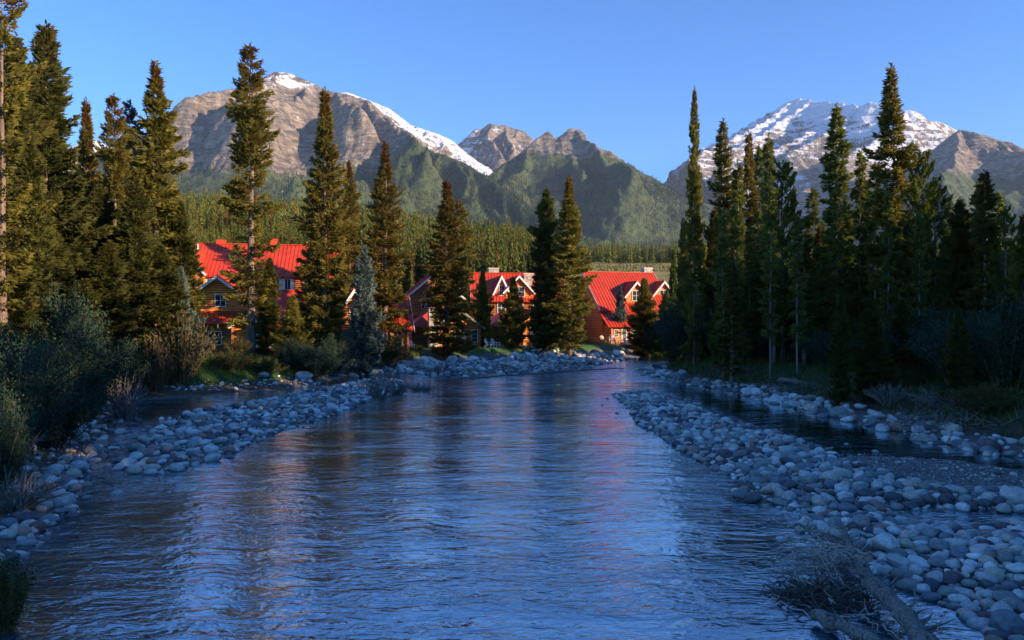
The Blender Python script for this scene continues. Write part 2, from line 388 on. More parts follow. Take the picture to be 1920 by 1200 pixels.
# ------------------------------------------------------------------ valley floor and wooded hillside beyond the lodge
def crest(x, y):
    px = CX + FPX * x / y
    return np.interp(px, [-400, 350, 700, 850, 1000, 1100, 1250, 1500, 2200], [400, 412, 436, 458, 474, 490, 496, 500, 500])
def hill(x, y):
    t = np.clip((y - 135) / (480 - 135), 0, 1)
    zc = CAMZ + (600 - crest(x, np.maximum(y, 200))) / FPX * 520
    zt = CAMZ + (600 - 490) / FPX * 760
    z = 1.62 + (zc - 1.62) * t ** .95
    right = sstep(1040, 1110, CX + FPX * x / np.maximum(y, 100))
    zr = 1.62 + (zt - 1.62) * np.clip((y - 135) / (760 - 135), 0, 1) ** .97
    z = z * (1 - right) + zr * right
    z = z + (fbm(x, y, 60, 3, 4) - .5) * 5 * sstep(150, 250, y)
    return z + (np.maximum(y - 900, 0)) * .012
hx = np.concatenate([np.arange(-9000, -1000, 250), np.arange(-1000, 1000, 12), np.arange(1000, 9001, 250)])
hy = np.concatenate([np.arange(134, 900, 9), np.geomspace(900, 14000, 60)])
X, Y = np.meshgrid(hx, hy); Z = hill(X, Y)
m, nt, n, l, p = newmat('valley_ground'); vec = coords(n, l)
t = noise(n, l, .06, 8, vec, .7); r_ = ramp(n, [(.3, (.12, .14, .03)), (.5, (.27, .24, .06)), (.7, (.30, .21, .06))]); l.new(t.outputs[0], r_.inputs[0])
t2 = noise(n, l, .5, 4, vec, .7); g2 = ramp(n, [(.35, (.6, .65, .5)), (.65, (1.2, 1.1, 1))]); l.new(t2.outputs[0], g2.inputs[0])
l.new(mixc(n, l, 1.0, r_.outputs[0], g2.outputs[0], 'MULTIPLY'), p.inputs['Base Color']); p.inputs['Roughness'].default_value = .9
bump(n, l, t2.outputs[0], 1, 1.5, p); M_valley = m
o = obj('hillside_terrain', mesh_np('hillside_terrain', np.stack([X, Y, Z], -1).reshape(-1, 3), grid_faces(len(hx), len(hy)), M_valley, None, True)); tag(o, kind='structure')
# ------------------------------------------------------------------ mountains
m, nt, n, l, p = newmat('mountain_rock')
at = n.new('ShaderNodeAttribute'); at.attribute_name = 'tone'; sp = n.new('ShaderNodeSeparateColor'); l.new(at.outputs['Color'], sp.inputs[0])
tc = n.new('ShaderNodeTexCoord')
v1 = n.new('ShaderNodeMapping'); v1.inputs['Scale'].default_value = (.006, .006, .022); v1.inputs['Rotation'].default_value = (R(8), R(13), 0); l.new(tc.outputs['Object'], v1.inputs[0])
st = noise(n, l, 1, 6, v1.outputs[0], .65)
v2 = n.new('ShaderNodeMapping'); v2.inputs['Scale'].default_value = (.02, .02, .006); l.new(tc.outputs['Object'], v2.inputs[0])
gu = noise(n, l, 1, 6, v2.outputs[0], .7)
v3 = n.new('ShaderNodeMapping'); v3.inputs['Scale'].default_value = (.012, .012, .11); v3.inputs['Rotation'].default_value = (R(-5), R(4), 0); l.new(tc.outputs['Object'], v3.inputs[0]); s3 = noise(n, l, 1, 4, v3.outputs[0], .7)
rk = ramp(n, [(.28, (.055, .048, .042)), (.42, (.17, .14, .11)), (.50, (.29, .24, .185)), (.57, (.095, .082, .068)), (.66, (.26, .21, .165)), (.78, (.12, .10, .085))]); l.new(st.outputs[0], rk.inputs[0])
gg = ramp(n, [(.35, (.5, .5, .52)), (.6, (1.3, 1.27, 1.22))]); l.new(gu.outputs[0], gg.inputs[0])
g3 = ramp(n, [(.38, (.78, .78, .8)), (.6, (1.25, 1.22, 1.18))]); l.new(s3.outputs[0], g3.inputs[0])
c = mixc(n, l, 1.0, rk.outputs[0], gg.outputs[0], 'MULTIPLY'); c = mixc(n, l, 1.0, c, g3.outputs[0], 'MULTIPLY')
gn = noise(n, l, .02, 6, tc.outputs['Object'], .7); gc = ramp(n, [(.3, (.024, .042, .014)), (.7, (.09, .12, .03))]); l.new(gn.outputs[0], gc.inputs[0])
gm = ramp(n, [(.46, (0, 0, 0)), (.54, (1, 1, 1))]); l.new(mth(n, l, 'MULTIPLY_ADD', mth(n, l, 'SUBTRACT', gu.outputs[0], .5), 1.8, sp.outputs[1]), gm.inputs[0])
c = mixc(n, l, gm.outputs[0], c, gc.outputs[0])
sm = ramp(n, [(.46, (0, 0, 0)), (.56, (1, 1, 1))])
sa = mth(n, l, 'MULTIPLY_ADD', mth(n, l, 'SUBTRACT', st.outputs[0], .5), 1.1, sp.outputs[0]); sa = mth(n, l, 'MULTIPLY_ADD', mth(n, l, 'SUBTRACT', gu.outputs[0], .5), .9, sa)
l.new(sa, sm.inputs[0])
c = mixc(n, l, sm.outputs[0], c, (.74, .77, .82))
l.new(c, p.inputs['Base Color']); p.inputs['Roughness'].default_value = .85
bump(n, l, mth(n, l, 'ADD', st.outputs[0], gu.outputs[0]), 1, 30, p); M_rock = m

def seg_height(X, Y, P, k, Dc):
    best = np.full(X.shape, -1e9); bd = np.full(X.shape, 1e9)
    for a, b in zip(P[:-1], P[1:]):
        ex, ey = b[0] - a[0], b[1] - a[1]
        t = np.clip(((X - a[0]) * ex + (Y - a[1]) * ey) / (ex * ex + ey * ey + 1e-9), 0, 1)
        d = np.hypot(X - a[0] - t * ex, Y - a[1] - t * ey)
        z = a[2] + (b[2] - a[2]) * t - k * Dc * np.log1p(d / Dc)
        best = np.maximum(best, z); bd = np.minimum(bd, d)
    return best, bd
FAR_SPOTS = []
def mountain(name, crestpx, seed, k=.95, Dc=1400, spur=(140, 800, .55), extra=(), step=9, bench=0, rough=55, snow=None, green=None, tree=None, front=2600, back=500, xr=None, cliff=0, lean=0.0, spk=1.45, fine=1.0, cap=True, jag=16):
    rs = np.random.default_rng(seed)
    C = [W(*q) for q in crestpx]; xs = [q[0] for q in C]; ys = [q[1] for q in C]
    x0, x1 = xr or (min(xs) - 500, max(xs) + 500)
    gx = np.arange(x0, x1, step); gy = np.concatenate([np.arange(min(ys) - front, min(ys) - 400, step * 1.6), np.arange(min(ys) - 400, max(ys) + back, step)])
    X, Y = np.meshgrid(gx, gy)
    Zc, dc = seg_height(X, Y, C, k, Dc)
    A0 = sstep(0, 300, dc)
    wxp = X + (fbm(X, Y, 260, 4, seed + 3) - .5) * 170 * A0; wyp = Y + (fbm(X, Y, 260, 4, seed + 7) - .5) * 120 * A0
    Z = Zc
    # spurs running down from the crest towards the valley
    L = np.concatenate([[0], np.cumsum(np.hypot(np.diff(xs), np.diff(ys)))]); s = 40.0
    while s < L[-1]:
        x = np.interp(s, L, xs); y = np.interp(s, L, ys); z = np.interp(s, L, [q[2] for q in C])
        ln = spur[1] * rs.uniform(.6, 1.2); dx = rs.uniform(-.3, .3) + lean; P = [(x, y, z)]
        for q in (.33, .66, 1.0):
            P.append((x + dx * ln * q + rs.uniform(-30, 30), y - ln * q, z - spur[2] * ln * q * (1.15 - .3 * q)))
        Z = np.maximum(Z, seg_height(wxp, wyp, P, k * spk, Dc * .8)[0]); s += spur[0] * rs.uniform(.6, 1.5)
    for P, kk in extra: Z = np.maximum(Z, seg_height(wxp, wyp, [W(*q) for q in P], kk, Dc)[0])
    A = sstep(0, 220, dc)
    Z = Z + (ridged(wxp, wyp * .55, 190, 5, seed) - .55) * rough * 2 * (.15 + .85 * A) + (fbm(X, Y, 45, 4, seed + 1) - .5) * rough * .55 * (.35 + .65 * A)
    Z = Z + ((ridged(X, Y * .45, 75, 4, seed + 11, .6) - .5) * 34 + (fbm(X, Y, 16, 2, seed + 12) - .5) * 9) * fine * (.25 + .75 * A) * sstep(150, 500, Z)
    if cliff: Z = np.where(Z > Zc, Zc + (Z - Zc) * .6, Z)
    if bench:
        ph = Z / bench + .05 * (X / 100) + fbm(X, Y, 300, 2, 5) * .6
        Z = Z + bench * .12 * np.sin(2 * np.pi * ph) + bench * .08 * np.sin(2 * np.pi * ph * 2.7)
    if cap: Z = np.minimum(Z, np.interp(X, xs, [q[2] for q in C]) + np.maximum(0, np.abs(Y - np.interp(X, xs, ys)) - 110) * 1.4 + (fbm(X, Y, 34, 3, seed + 21) - .5) * jag)
    gyy, gxx = np.gradient(Z, gy, gx); slope = np.hypot(gxx, gyy)
    px = CX + FPX * X / Y; py = CY - FPX * (Z - CAMZ) / Y
    sn = np.zeros_like(Z) if snow is None else snow(X, Y, Z, slope, px, py)
    gn_ = np.zeros_like(Z) if green is None else green(X, Y, Z, slope, px, py)
    V = np.stack([X, Y, Z], -1).reshape(-1, 3); F = grid_faces(len(gx), len(gy))
    zh = hill(X, Y).ravel()
    keep = (V[:, 2] > zh - 60)[F].any(1); F = F[keep]
    used = np.zeros(len(V), bool); used[F.ravel()] = True; idx = np.cumsum(used) - 1
    o = obj(name, mesh_np(name, V[used], idx[F], M_rock, np.stack([np.clip(sn, 0, 1).ravel(), np.clip(gn_, 0, 1).ravel(), 0 * Z.ravel()], 1)[used], False)); tag(o, kind='structure')
    if tree is not None:
        mk = tree(X, Y, Z, slope, px, py) * (Z > hill(X, Y) - 5) * ((px > -250) & (px < 2150))
        cell = step * step * 1.6
        N = int(min(75000, mk.sum() * cell / 100)); pr = mk.ravel() / mk.sum()
        ii = rs.choice(mk.size, N, p=pr)
        FAR_SPOTS.append(np.stack([X.ravel()[ii] + rs.uniform(-step, step, N) * .8, Y.ravel()[ii] + rs.uniform(-step, step, N) * .8, Z.ravel()[ii] - 3, rs.uniform(11, 23, N)], 1))
    return o

nz = lambda X, Y, s, sd: fbm(X, Y, s, 4, sd)
mountain('mountain', [(60, 330, 4500), (150, 305, 4450), (240, 262, 4400), (340, 229, 4300), (400, 196, 4200), (440, 177, 4150), (480, 158, 4100), (500, 143, 4050), (515, 134, 4000), (540, 137, 4000), (575, 150, 4000),
          (610, 168, 3950), (650, 177, 3900), (690, 187, 3850), (722, 215, 3750), (745, 240, 3600), (764, 266, 3450), (871, 304, 3100), (940, 348, 2800), (1000, 400, 2500), (1080, 440, 2100)],
         11, step=8, k=.98, Dc=1500, spk=1.6, spur=(150, 950, .50), rough=48, front=1500, lean=.12,
         snow=lambda X, Y, Z, s, px, py: .22 + .36 * np.exp(-((px - 545) / 50) ** 2) * sstep(190, 150, py) - .1 * (nz(X, Y, 60, 3) - .5),
         green=lambda X, Y, Z, s, px, py: sstep(760, 480, Z + 200 * (nz(X, Y, 200, 2) - .5) - 380 * sstep(700, 860, px) + 0 * s) * 1.0 + .0,
         tree=lambda X, Y, Z, s, px, py: sstep(700, 420, Z + 260 * (nz(X, Y, 160, 6) - .5) - 120 * sstep(700, 860, px)) * (1 - .75 * sstep(.5, .6, nz(X, Y, 130, 8)) * sstep(720, 820, px) * sstep(430, 360, py)))
mountain('snowy_ridge', [(600, 180, 5200), (650, 172, 5200), (695, 189, 5200), (730, 204, 5150), (770, 233, 5100), (800, 244, 5100), (825, 252, 5100), (850, 265, 5100), (870, 285, 5100), (900, 310, 5100)],
         21, k=.9, Dc=1500, spur=(180, 500, .5), rough=26, front=1700, back=300,
         snow=lambda X, Y, Z, s, px, py: .66 - .3 * sstep(.8, 1.6, s) - .0 * px)
mountain('rocky_peak', [(800, 320, 5700), (830, 298, 5650), (850, 278, 5600), (868, 262, 5600), (890, 243, 5600), (905, 240, 5600), (918, 230, 5600), (932, 234, 5600), (945, 234, 5600), (962, 240, 5600), (985, 246, 5600),
          (1000, 262, 5600), (1030, 290, 5600), (1090, 330, 5600), (1150, 370, 5600)],
         31, jag=34, k=1.25, Dc=1500, spur=(90, 500, .75), rough=38, front=1500, back=300,
         snow=lambda X, Y, Z, s, px, py: .30 + .6 * np.exp(-((px - 842) / 22) ** 2 - ((py - 290) / 16) ** 2) + .12 * sstep(960, 880, px))
mountain('horn_mountain', [(870, 372, 3500), (915, 332, 3800), (950, 306, 4000), (985, 278, 4100), (1008, 257, 4150), (1028, 246, 4200), (1033, 248, 4200), (1038, 264, 4200), (1046, 257, 4200), (1060, 248, 4200), (1068, 241, 4200),
          (1090, 243, 4200), (1097, 258, 4200), (1101, 282, 4200), (1112, 296, 4200), (1130, 302, 4200), (1170, 325, 4250), (1210, 345, 4300), (1250, 358, 4350), (1330, 384, 4400), (1450, 400, 4500), (1700, 425, 4500), (2100, 430, 4500)],
         41, step=8, k=.92, Dc=1300, spur=(150, 800, .55), rough=26, front=1900, back=250,
         extra=[([(1062, 247, 4180), (1070, 262, 4110), (1075, 300, 3990), (1080, 345, 3650)], 2.0)],
         green=lambda X, Y, Z, s, px, py: sstep(960, 820, Z + 130 * (nz(X, Y, 120, 2) - .5)) * .95,
         tree=lambda X, Y, Z, s, px, py: sstep(900, 700, Z + 200 * (nz(X, Y, 120, 6) - .5)) * (.25 + .75 * sstep(.62, .5, nz(X, Y * .4, 110, 8) + .12 * sstep(370, 300, py))))
mountain('snow_capped_mountain', [(1262, 372, 9600), (1274, 345, 9550), (1292, 334, 9400), (1335, 308, 9100), (1362, 290, 8900), (1382, 262, 8750), (1402, 244, 8600), (1440, 214, 8300), (1470, 194, 8000), (1500, 184, 7750),
          (1530, 190, 7500), (1570, 192, 7150), (1600, 196, 6900), (1612, 200, 6800), (1632, 191, 6600), (1650, 199, 6500), (1680, 204, 6350), (1705, 204, 6250), (1722, 214, 6350), (1740, 228, 6450), (1765, 232, 6600), (1792, 246, 6800), (1850, 285, 7100), (1960, 330, 7500)],
         51, cap=False, k=1.02, Dc=1700, spk=1.2, fine=.8, spur=(420, 1300, .60), rough=30, step=13, bench=85, front=2900, back=500, cliff=1, lean=-1.1,
         snow=lambda X, Y, Z, s, px, py: .42 + .28 * sstep(340, 225, py) - .16 * sstep(.7, 1.7, s) + .6 * np.exp(-((px - 1535) / 75) ** 2) * sstep(232, 200, py) + .25 * (nz(X, Y, 350, 3) - .5) * 2 - .12 * sstep(700, 400, Z))
mountain('bare_mountain', [(1640, 385, 5200), (1690, 335, 5100), (1738, 292, 5000), (1770, 264, 4850), (1800, 243, 4700), (1830, 249, 4600), (1870, 262, 4550), (1895, 268, 4500), (1925, 287, 4500), (2000, 300, 4400), (2150, 320, 4300)],
         61, cap=False, k=.85, Dc=1500, spur=(200, 900, .48), rough=40, front=1900, back=300,
         extra=[([(1800, 243, 4700), (1785, 300, 4200), (1770, 350, 3600), (1750, 400, 3000)], 1.3)],
         green=lambda X, Y, Z, s, px, py: sstep(960, 620, Z + 260 * (nz(X, Y, 200, 2) - .5)) * .9,
         tree=lambda X, Y, Z, s, px, py: sstep(640, 420, Z + 260 * (nz(X, Y, 160, 6) - .5)))
mountain('white_mountain', [(20, 350, 8200), (90, 300, 8100), (130, 282, 8000), (150, 268, 8000), (180, 262, 8000), (210, 280, 8000), (240, 320, 8000), (330, 380, 8000)],
         71, k=1.0, Dc=1700, spur=(250, 900, .6), rough=50, step=20, front=2200, back=300, snow=lambda X, Y, Z, s, px, py: .8 + 0 * X)

# ------------------------------------------------------------------ forests too large to count
def lite_tree(seed, tiers, spikes, rad=.15, lift=.04):
    """ragged drooping tiers of spikes, unit height"""
    rs = np.random.default_rng(seed); V = []; F = []; T = []
    for i in range(tiers):
        u = i / (tiers - 1); z = .06 + .88 * u + rs.uniform(-.01, .01); r = rad * (1 - u) ** .8 * rs.uniform(.75, 1.1) + .012; dz = (.95 / tiers) * 1.5
        a0 = rs.uniform(0, 6.28)
        for s in range(spikes):
            a = a0 + 6.283 * s / spikes + rs.uniform(-.2, .2); rr = r * rs.uniform(.6, 1.2); w = 6.283 / spikes * .5
            b = len(V); t = rs.random()
            zo = rs.uniform(-.35, .35) * dz
            V += [(0, 0, z + dz * .55 + zo), (rr * math.cos(a - w) * .55, rr * math.sin(a - w) * .55, z + rs.uniform(-.2, .2) * dz + zo), (rr * math.cos(a), rr * math.sin(a), z + dz * rs.uniform(-.35, .3) + zo),
                  (rr * math.cos(a + w) * .55, rr * math.sin(a + w) * .55, z + rs.uniform(-.2, .2) * dz + zo)]
            F.append((b, b + 1, b + 2, b + 3)); T += [t] * 4
    b = len(V); V += [(.008, 0, -.02), (-.006, .007, -.02), (-.006, -.007, -.02), (0, 0, .9)]; T += [.9] * 4
    return np.array(V), np.array(F), np.array(T), np.array([(b, b + 1, b + 3), (b + 1, b + 2, b + 3), (b + 2, b, b + 3)])
def forest(name, spots, protos, mat, seed, label=None, br=.0, wid=1.0):
    """spots (n,4): x y z height -> ONE mesh"""
    rs = np.random.default_rng(seed); VV = []; Q = []; T3 = []; CC = []; base = 0
    which = rs.integers(0, len(protos), len(spots))
    for j, (V, F, T, F3) in enumerate(protos):
        S = spots[which == j]; N = len(S)
        if not N: continue
        a = rs.uniform(0, 6.283, N); ca, sa = np.cos(a), np.sin(a); wd = S[:, 3] * rs.uniform(.75, 1.25, N) * wid
        x = (V[None, :, 0] * ca[:, None] - V[None, :, 1] * sa[:, None]) * wd[:, None] + S[:, 0, None]
        y = (V[None, :, 0] * sa[:, None] + V[None, :, 1] * ca[:, None]) * wd[:, None] + S[:, 1, None]
        z = V[None, :, 2] * S[:, 3, None] + S[:, 2, None]
        VV.append(np.stack([x, y, z], -1).reshape(-1, 3)); nv = len(V); off = base + nv * np.arange(N)
        Q.append((F[None] + off[:, None, None]).reshape(-1, 4)); T3.append((F3[None] + off[:, None, None]).reshape(-1, 3))
        tt = np.clip(T[None] * .4 + rs.random(N)[:, None] * .4 + (vnoise(S[:, 0] / 40, S[:, 1] / 40, 5)[:, None] - .35) * .7, 0, 1); gb = (rs.random(N) < br)[:, None] * .6 + 0 * tt
        CC.append(np.stack([tt, gb, 0 * tt], -1).reshape(-1, 3)); base += nv * N
    o = obj(name, mesh_np(name, np.concatenate(VV), [np.concatenate(Q), np.concatenate(T3)], mat, np.concatenate(CC))); tag(o, kind='stuff'); return o
P_far = [lite_tree(100 + i, 3, 4, .17) for i in range(4)]
P_mid = [lite_tree(200 + i, 9, 6, .20 - .012 * i) for i in range(6)]
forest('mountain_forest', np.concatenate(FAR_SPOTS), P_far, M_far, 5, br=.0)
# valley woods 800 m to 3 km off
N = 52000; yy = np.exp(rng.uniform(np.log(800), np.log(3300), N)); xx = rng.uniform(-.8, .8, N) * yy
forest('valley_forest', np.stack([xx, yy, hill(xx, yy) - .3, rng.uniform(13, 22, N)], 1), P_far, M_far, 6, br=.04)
# hillside behind the lodge, 150 to 800 m
N = 36000; yy = 150 + 660 * rng.random(N) ** 1.25; xx = rng.uniform(-.78, .75, N) * yy
pxx = CX + FPX * xx / yy
field = (pxx > 1035) & (pxx < 1330) & (yy < 700)
dens = np.where(yy < 520, 1, .55)
k_ = (~field) & (rng.random(N) < dens) & ((pxx < 1050) | (pxx > 1300) | (yy > 700))
hs_ = np.stack([xx, yy, hill(xx, yy) - .3, 5.5 + 10 * rng.random(N) * (.5 + vnoise(xx / 25, yy / 25, 3))], 1)[k_]
order = np.argsort(hs_[:, 1]); hs_ = hs_[order]
pxh = CX + FPX * hs_[:, 0] / hs_[:, 1]; near = (hs_[:, 1] < 265) & (pxh > 330) & (pxh < 1300)
near_spots = hs_[near][:110]; rest = hs_[(~near) | (np.cumsum(near) > 110)]
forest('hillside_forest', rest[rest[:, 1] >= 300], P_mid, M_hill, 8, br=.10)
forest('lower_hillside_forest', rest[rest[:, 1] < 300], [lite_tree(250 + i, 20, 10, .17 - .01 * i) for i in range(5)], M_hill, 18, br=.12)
# dark tall edge of the wood beyond the field
N = 420; xx = rng.uniform(.03, .27, N); yy = rng.uniform(700, 790, N)
forest('forest_edge', np.stack([xx * yy, yy, hill(xx * yy, yy) - .3, rng.uniform(17, 23, N)], 1), P_mid, M_hill, 9, br=.1, wid=.8)

N = 2600; yy = rng.uniform(430, 705, N); xx = rng.uniform(.04, .27, N) * yy
forest('field_scrub', np.stack([xx, yy, hill(xx, yy) - .2, .5 + 2.2 * rng.random(N) ** 3], 1), P_far, M_hill, 10, br=.3, wid=2.6)
# ------------------------------------------------------------------ lodge buildings
def log_mat(name, a, b):
    m, nt, n, l, p = newmat(name)
    w = n.new('ShaderNodeTexWave'); w.bands_direction = 'Z'; w.inputs['Scale'].default_value = 1.25; w.inputs['Distortion'].default_value = .3; w.inputs['Detail'].default_value = 2
    l.new(coords(n, l), w.inputs['Vector']); t = noise(n, l, 1.6, 4, coords(n, l, (1, 1, 3)))
    r = ramp(n, [(0, tuple(x * .35 for x in a)), (.18, a), (1, b)]); l.new(w.outputs['Fac'], r.inputs[0])
    g_ = ramp(n, [(.3, (.7, .7, .7)), (.7, (1.15, 1.15, 1.15))]); l.new(t.outputs[0], g_.inputs[0])
    l.new(mixc(n, l, 1.0, r.outputs[0], g_.outputs[0], 'MULTIPLY'), p.inputs['Base Color']); p.inputs['Roughness'].default_value = .55; bump(n, l, w.outputs['Fac'], 1, .06, p); return m
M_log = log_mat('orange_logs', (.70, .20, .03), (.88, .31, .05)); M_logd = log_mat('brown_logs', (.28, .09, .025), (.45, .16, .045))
M_roof = simple('red_metal_roof', (.50, .045, .014), .5, .7, .45); M_trim = simple('cream_trim', (.62, .58, .5), .5); M_green = simple('green_trim', (.12, .2, .14), .5)
M_post = simple('orange_posts', (.5, .17, .045), .5, 3, .3); M_redbox = simple('red_chimney_metal', (.65, .06, .015), .45)
M_glass, nt_, n_, l_, p_ = newmat('window_glass'); p_.inputs['Base Color'].default_value = (.03, .04, .05, 1); p_.inputs['Roughness'].default_value = .08
m, nt, n, l, p = newmat('field_stone_masonry'); vo = n.new('ShaderNodeTexVoronoi'); vo.inputs['Scale'].default_value = 4.5; l.new(coords(n, l), vo.inputs['Vector'])
sp = n.new('ShaderNodeSeparateColor'); l.new(vo.outputs['Color'], sp.inputs[0]); r_ = ramp(n, [(0, (.2, .18, .16)), (.5, (.38, .34, .28)), (1, (.55, .5, .42))]); l.new(sp.outputs[0], r_.inputs[0]); l.new(r_.outputs[0], p.inputs['Base Color'])
bump(n, l, vo.outputs['Distance'], 1, .06, p).invert = True; p.inputs['Roughness'].default_value = .85; M_masonry = m
M_red_fl = simple('red_flowers', (.6, .03, .03), .6, 14, .6); M_white = simple('white_paint', (.78, .78, .76), .45); M_curtain = simple('curtain', (.7, .66, .58), .8)

class Fr:
    def __init__(s, root, x, y, deg):
        s.o = root.location; s.x = x; s.y = y; s.a = (math.cos(R(deg)), math.sin(R(deg))); s.b = (-s.a[1], s.a[0])
    def p(s, u, t, z): return (s.x + u * s.a[0] + t * s.b[0] - s.o.x, s.y + u * s.a[1] + t * s.b[1] - s.o.y, z - s.o.z)
def house(px, y, deg, label, name='lodge_building'):
    x = (px - CX) / FPX * y; r = empty(name, (x, y, 1.5), label, 'building'); return r, Fr(r, x, y, deg)
def kid(parent, name, me):
    o = obj(name, me, parent); add_kid(parent, o); return o
def gable(root, f, s0, s1, t0, t1, zb, ze, zr, ridge='a', oh=.55, wm=None, rm=None, trim=None, wn_='wall', rn='roof', tn='gable_trim', tk=.14):
    """walls with two gables and a two-sloped standing seam roof"""
    wm = wm or M_log; rm = rm or M_roof; trim = trim or M_trim
    P = f.p if ridge == 'a' else (lambda s, t, z: f.p(t, s, z))
    if ridge != 'a': s0, s1, t0, t1 = t0, t1, s0, s1
    tm = (t0 + t1) / 2; mb = MB(); k = (zr - ze) / ((t1 - t0) / 2)
    mb.poly([P(s0, t0, zb), P(s1, t0, zb), P(s1, t0, ze), P(s0, t0, ze)]); mb.poly([P(s0, t1, zb), P(s1, t1, zb), P(s1, t1, ze), P(s0, t1, ze)])
    for s in (s0, s1): mb.poly([P(s, t0, zb), P(s, t1, zb), P(s, t1, ze), P(s, tm, zr - .02), P(s, t0, ze)])
    w = kid(root, wn_, mb.mesh(wn_, wm)); rb = MB(); tbs = [MB(), MB()]
    for te, sg in ((t0, -1), (t1, 1)):
        ea, eb = te + sg * oh, ze - oh * k
        lift = .16
        rb.slab(P(s0 - oh, tm, zr + lift), P(s1 + oh, tm, zr + lift), P(s1 + oh, ea, eb + lift), P(s0 - oh, ea, eb + lift), tk)
        q = s0 - oh + .05; nseam = max(2, int((s1 - s0 + 2 * oh) / .5))
        for i in range(nseam + 1):
            q = s0 - oh + .04 + (s1 - s0 + 2 * oh - .08) * i / nseam
            rb.beam(P(q, tm, zr + lift + .02), P(q, ea, eb + lift + .02), .05, .09)
        for tb, s in zip(tbs, (s0 - oh - .03, s1 + oh + .03)): tb.beam(P(s, tm - sg * .05, zr + .05), P(s, ea, eb + .05), .06 + .004 * sg, .26)
    for s in (s0 - oh, s1 + oh): pass
    rb.beam(P(s0 - oh, tm, zr + .22), P(s1 + oh, tm, zr + .22), .25, .10)
    r = kid(root, rn, rb.mesh(rn, rm)); [kid(root, tn, tb.mesh(tn, trim)) for tb in tbs]; return w, r
def shed(root, f, s0, s1, ta, za, tb_, zb_, name='roof'):
    """single slope from (ta,za) down to the front (tb_,zb_)"""
    rb = MB(); rb.slab(f.p(s0, ta, za), f.p(s1, ta, za), f.p(s1, tb_, zb_), f.p(s0, tb_, zb_), .14); nn = max(2, int((s1 - s0) / .5))
    for i in range(nn + 1): q = s0 + .04 + (s1 - s0 - .08) * i / nn; rb.beam(f.p(q, ta, za + .03), f.p(q, tb_, zb_ + .03), .05, .09)
    return kid(root, name, rb.mesh(name, M_roof))
def walls(root, f, s0, s1, t0, t1, zb, zt, wm=None, name='wall'):
    p = [f.p(s0, t0, zb), f.p(s1, t0, zb), f.p(s1, t1, zb), f.p(s0, t1, zb), f.p(s0, t0, zt), f.p(s1, t0, zt), f.p(s1, t1, zt), f.p(s0, t1, zt)]
    return kid(root, name, MB().hexa(p).mesh(name, wm or M_log))
def window(root, f, s, t, z, w, h, nx=2, nz_=2, side=False, fm=None, curtain=False, name='window'):
    """window in a wall facing -t (or facing +s when side); s,t,z centre of the outer wall face"""
    P = (lambda u, d, zz: f.p(s + u, t - d, zz)) if not side else (lambda u, d, zz: f.p(s + d, t + u, zz))
    def hx(mb, u0, u1, d0, d1, z0, z1): mb.hexa([P(u0, d0, z0), P(u1, d0, z0), P(u1, d1, z0), P(u0, d1, z0), P(u0, d0, z1), P(u1, d0, z1), P(u1, d1, z1), P(u0, d1, z1)])
    mb = MB(); e = .09
    hx(mb, -w / 2 - e, -w / 2, -.05, .09, z - h / 2 - e, z + h / 2 + e); hx(mb, w / 2, w / 2 + e, -.05, .09, z - h / 2 - e, z + h / 2 + e)
    hx(mb, -w / 2, w / 2, -.05, .09, z + h / 2, z + h / 2 + e); hx(mb, -w / 2, w / 2, -.05, .12, z - h / 2 - e, z - h / 2)
    for i in range(1, nx): q = -w / 2 + w * i / nx; hx(mb, q - .025, q + .025, .0, .06, z - h / 2, z + h / 2)
    for i in range(1, nz_): q = z - h / 2 + h * i / nz_; hx(mb, -w / 2, w / 2, .0, .055, q - .025, q + .025)
    fr_ = kid(root, name, mb.mesh('window', fm or M_trim)); g_ = MB(); hx(g_, -w / 2, w / 2, -.04, .02, z - h / 2, z + h / 2); kid(fr_, 'pane', g_.mesh('pane', M_glass))
    if curtain:
        c = MB(); hx(c, -w / 2, -w / 2 + w * .24, .021, .03, z - h / 2, z + h / 2); kid(fr_, 'curtain', c.mesh('curtain', M_curtain))
        c = MB(); hx(c, w / 2 - w * .24, w / 2, .021, .03, z - h / 2, z + h / 2); kid(fr_, 'curtain', c.mesh('curtain', M_curtain))
    return fr_
def chimney(root, f, s, t, w, d, z0, z1, mat, name='chimney', cap=True):
    mb = MB(); mb.hexa([f.p(s + a * w / 2, t + b * d / 2, z) for z in (z0, z1) for a, b in ((-1, -1), (1, -1), (1, 1), (-1, 1))])
    o = kid(root, name, mb.mesh(name, mat))
    if cap: kid(o, 'cap', MB().hexa([f.p(s + a * (w / 2 + .08), t + b * (d / 2 + .08), z) for z in (z1 + .002, z1 + .14) for a, b in ((-1, -1), (1, -1), (1, 1), (-1, 1))]).mesh('cap', mat if mat != M_masonry else M_trim))
    return o
def posts(root, f, ss, t, z0, z1, w=.22, mat=None):
    for s in ss: kid(root, 'post', MB().hexa([f.p(s + a * w / 2, t + b * w / 2, z) for z in (z0, z1) for a, b in ((-1, -1), (1, -1), (1, 1), (-1, 1))]).mesh('post', mat or M_post))
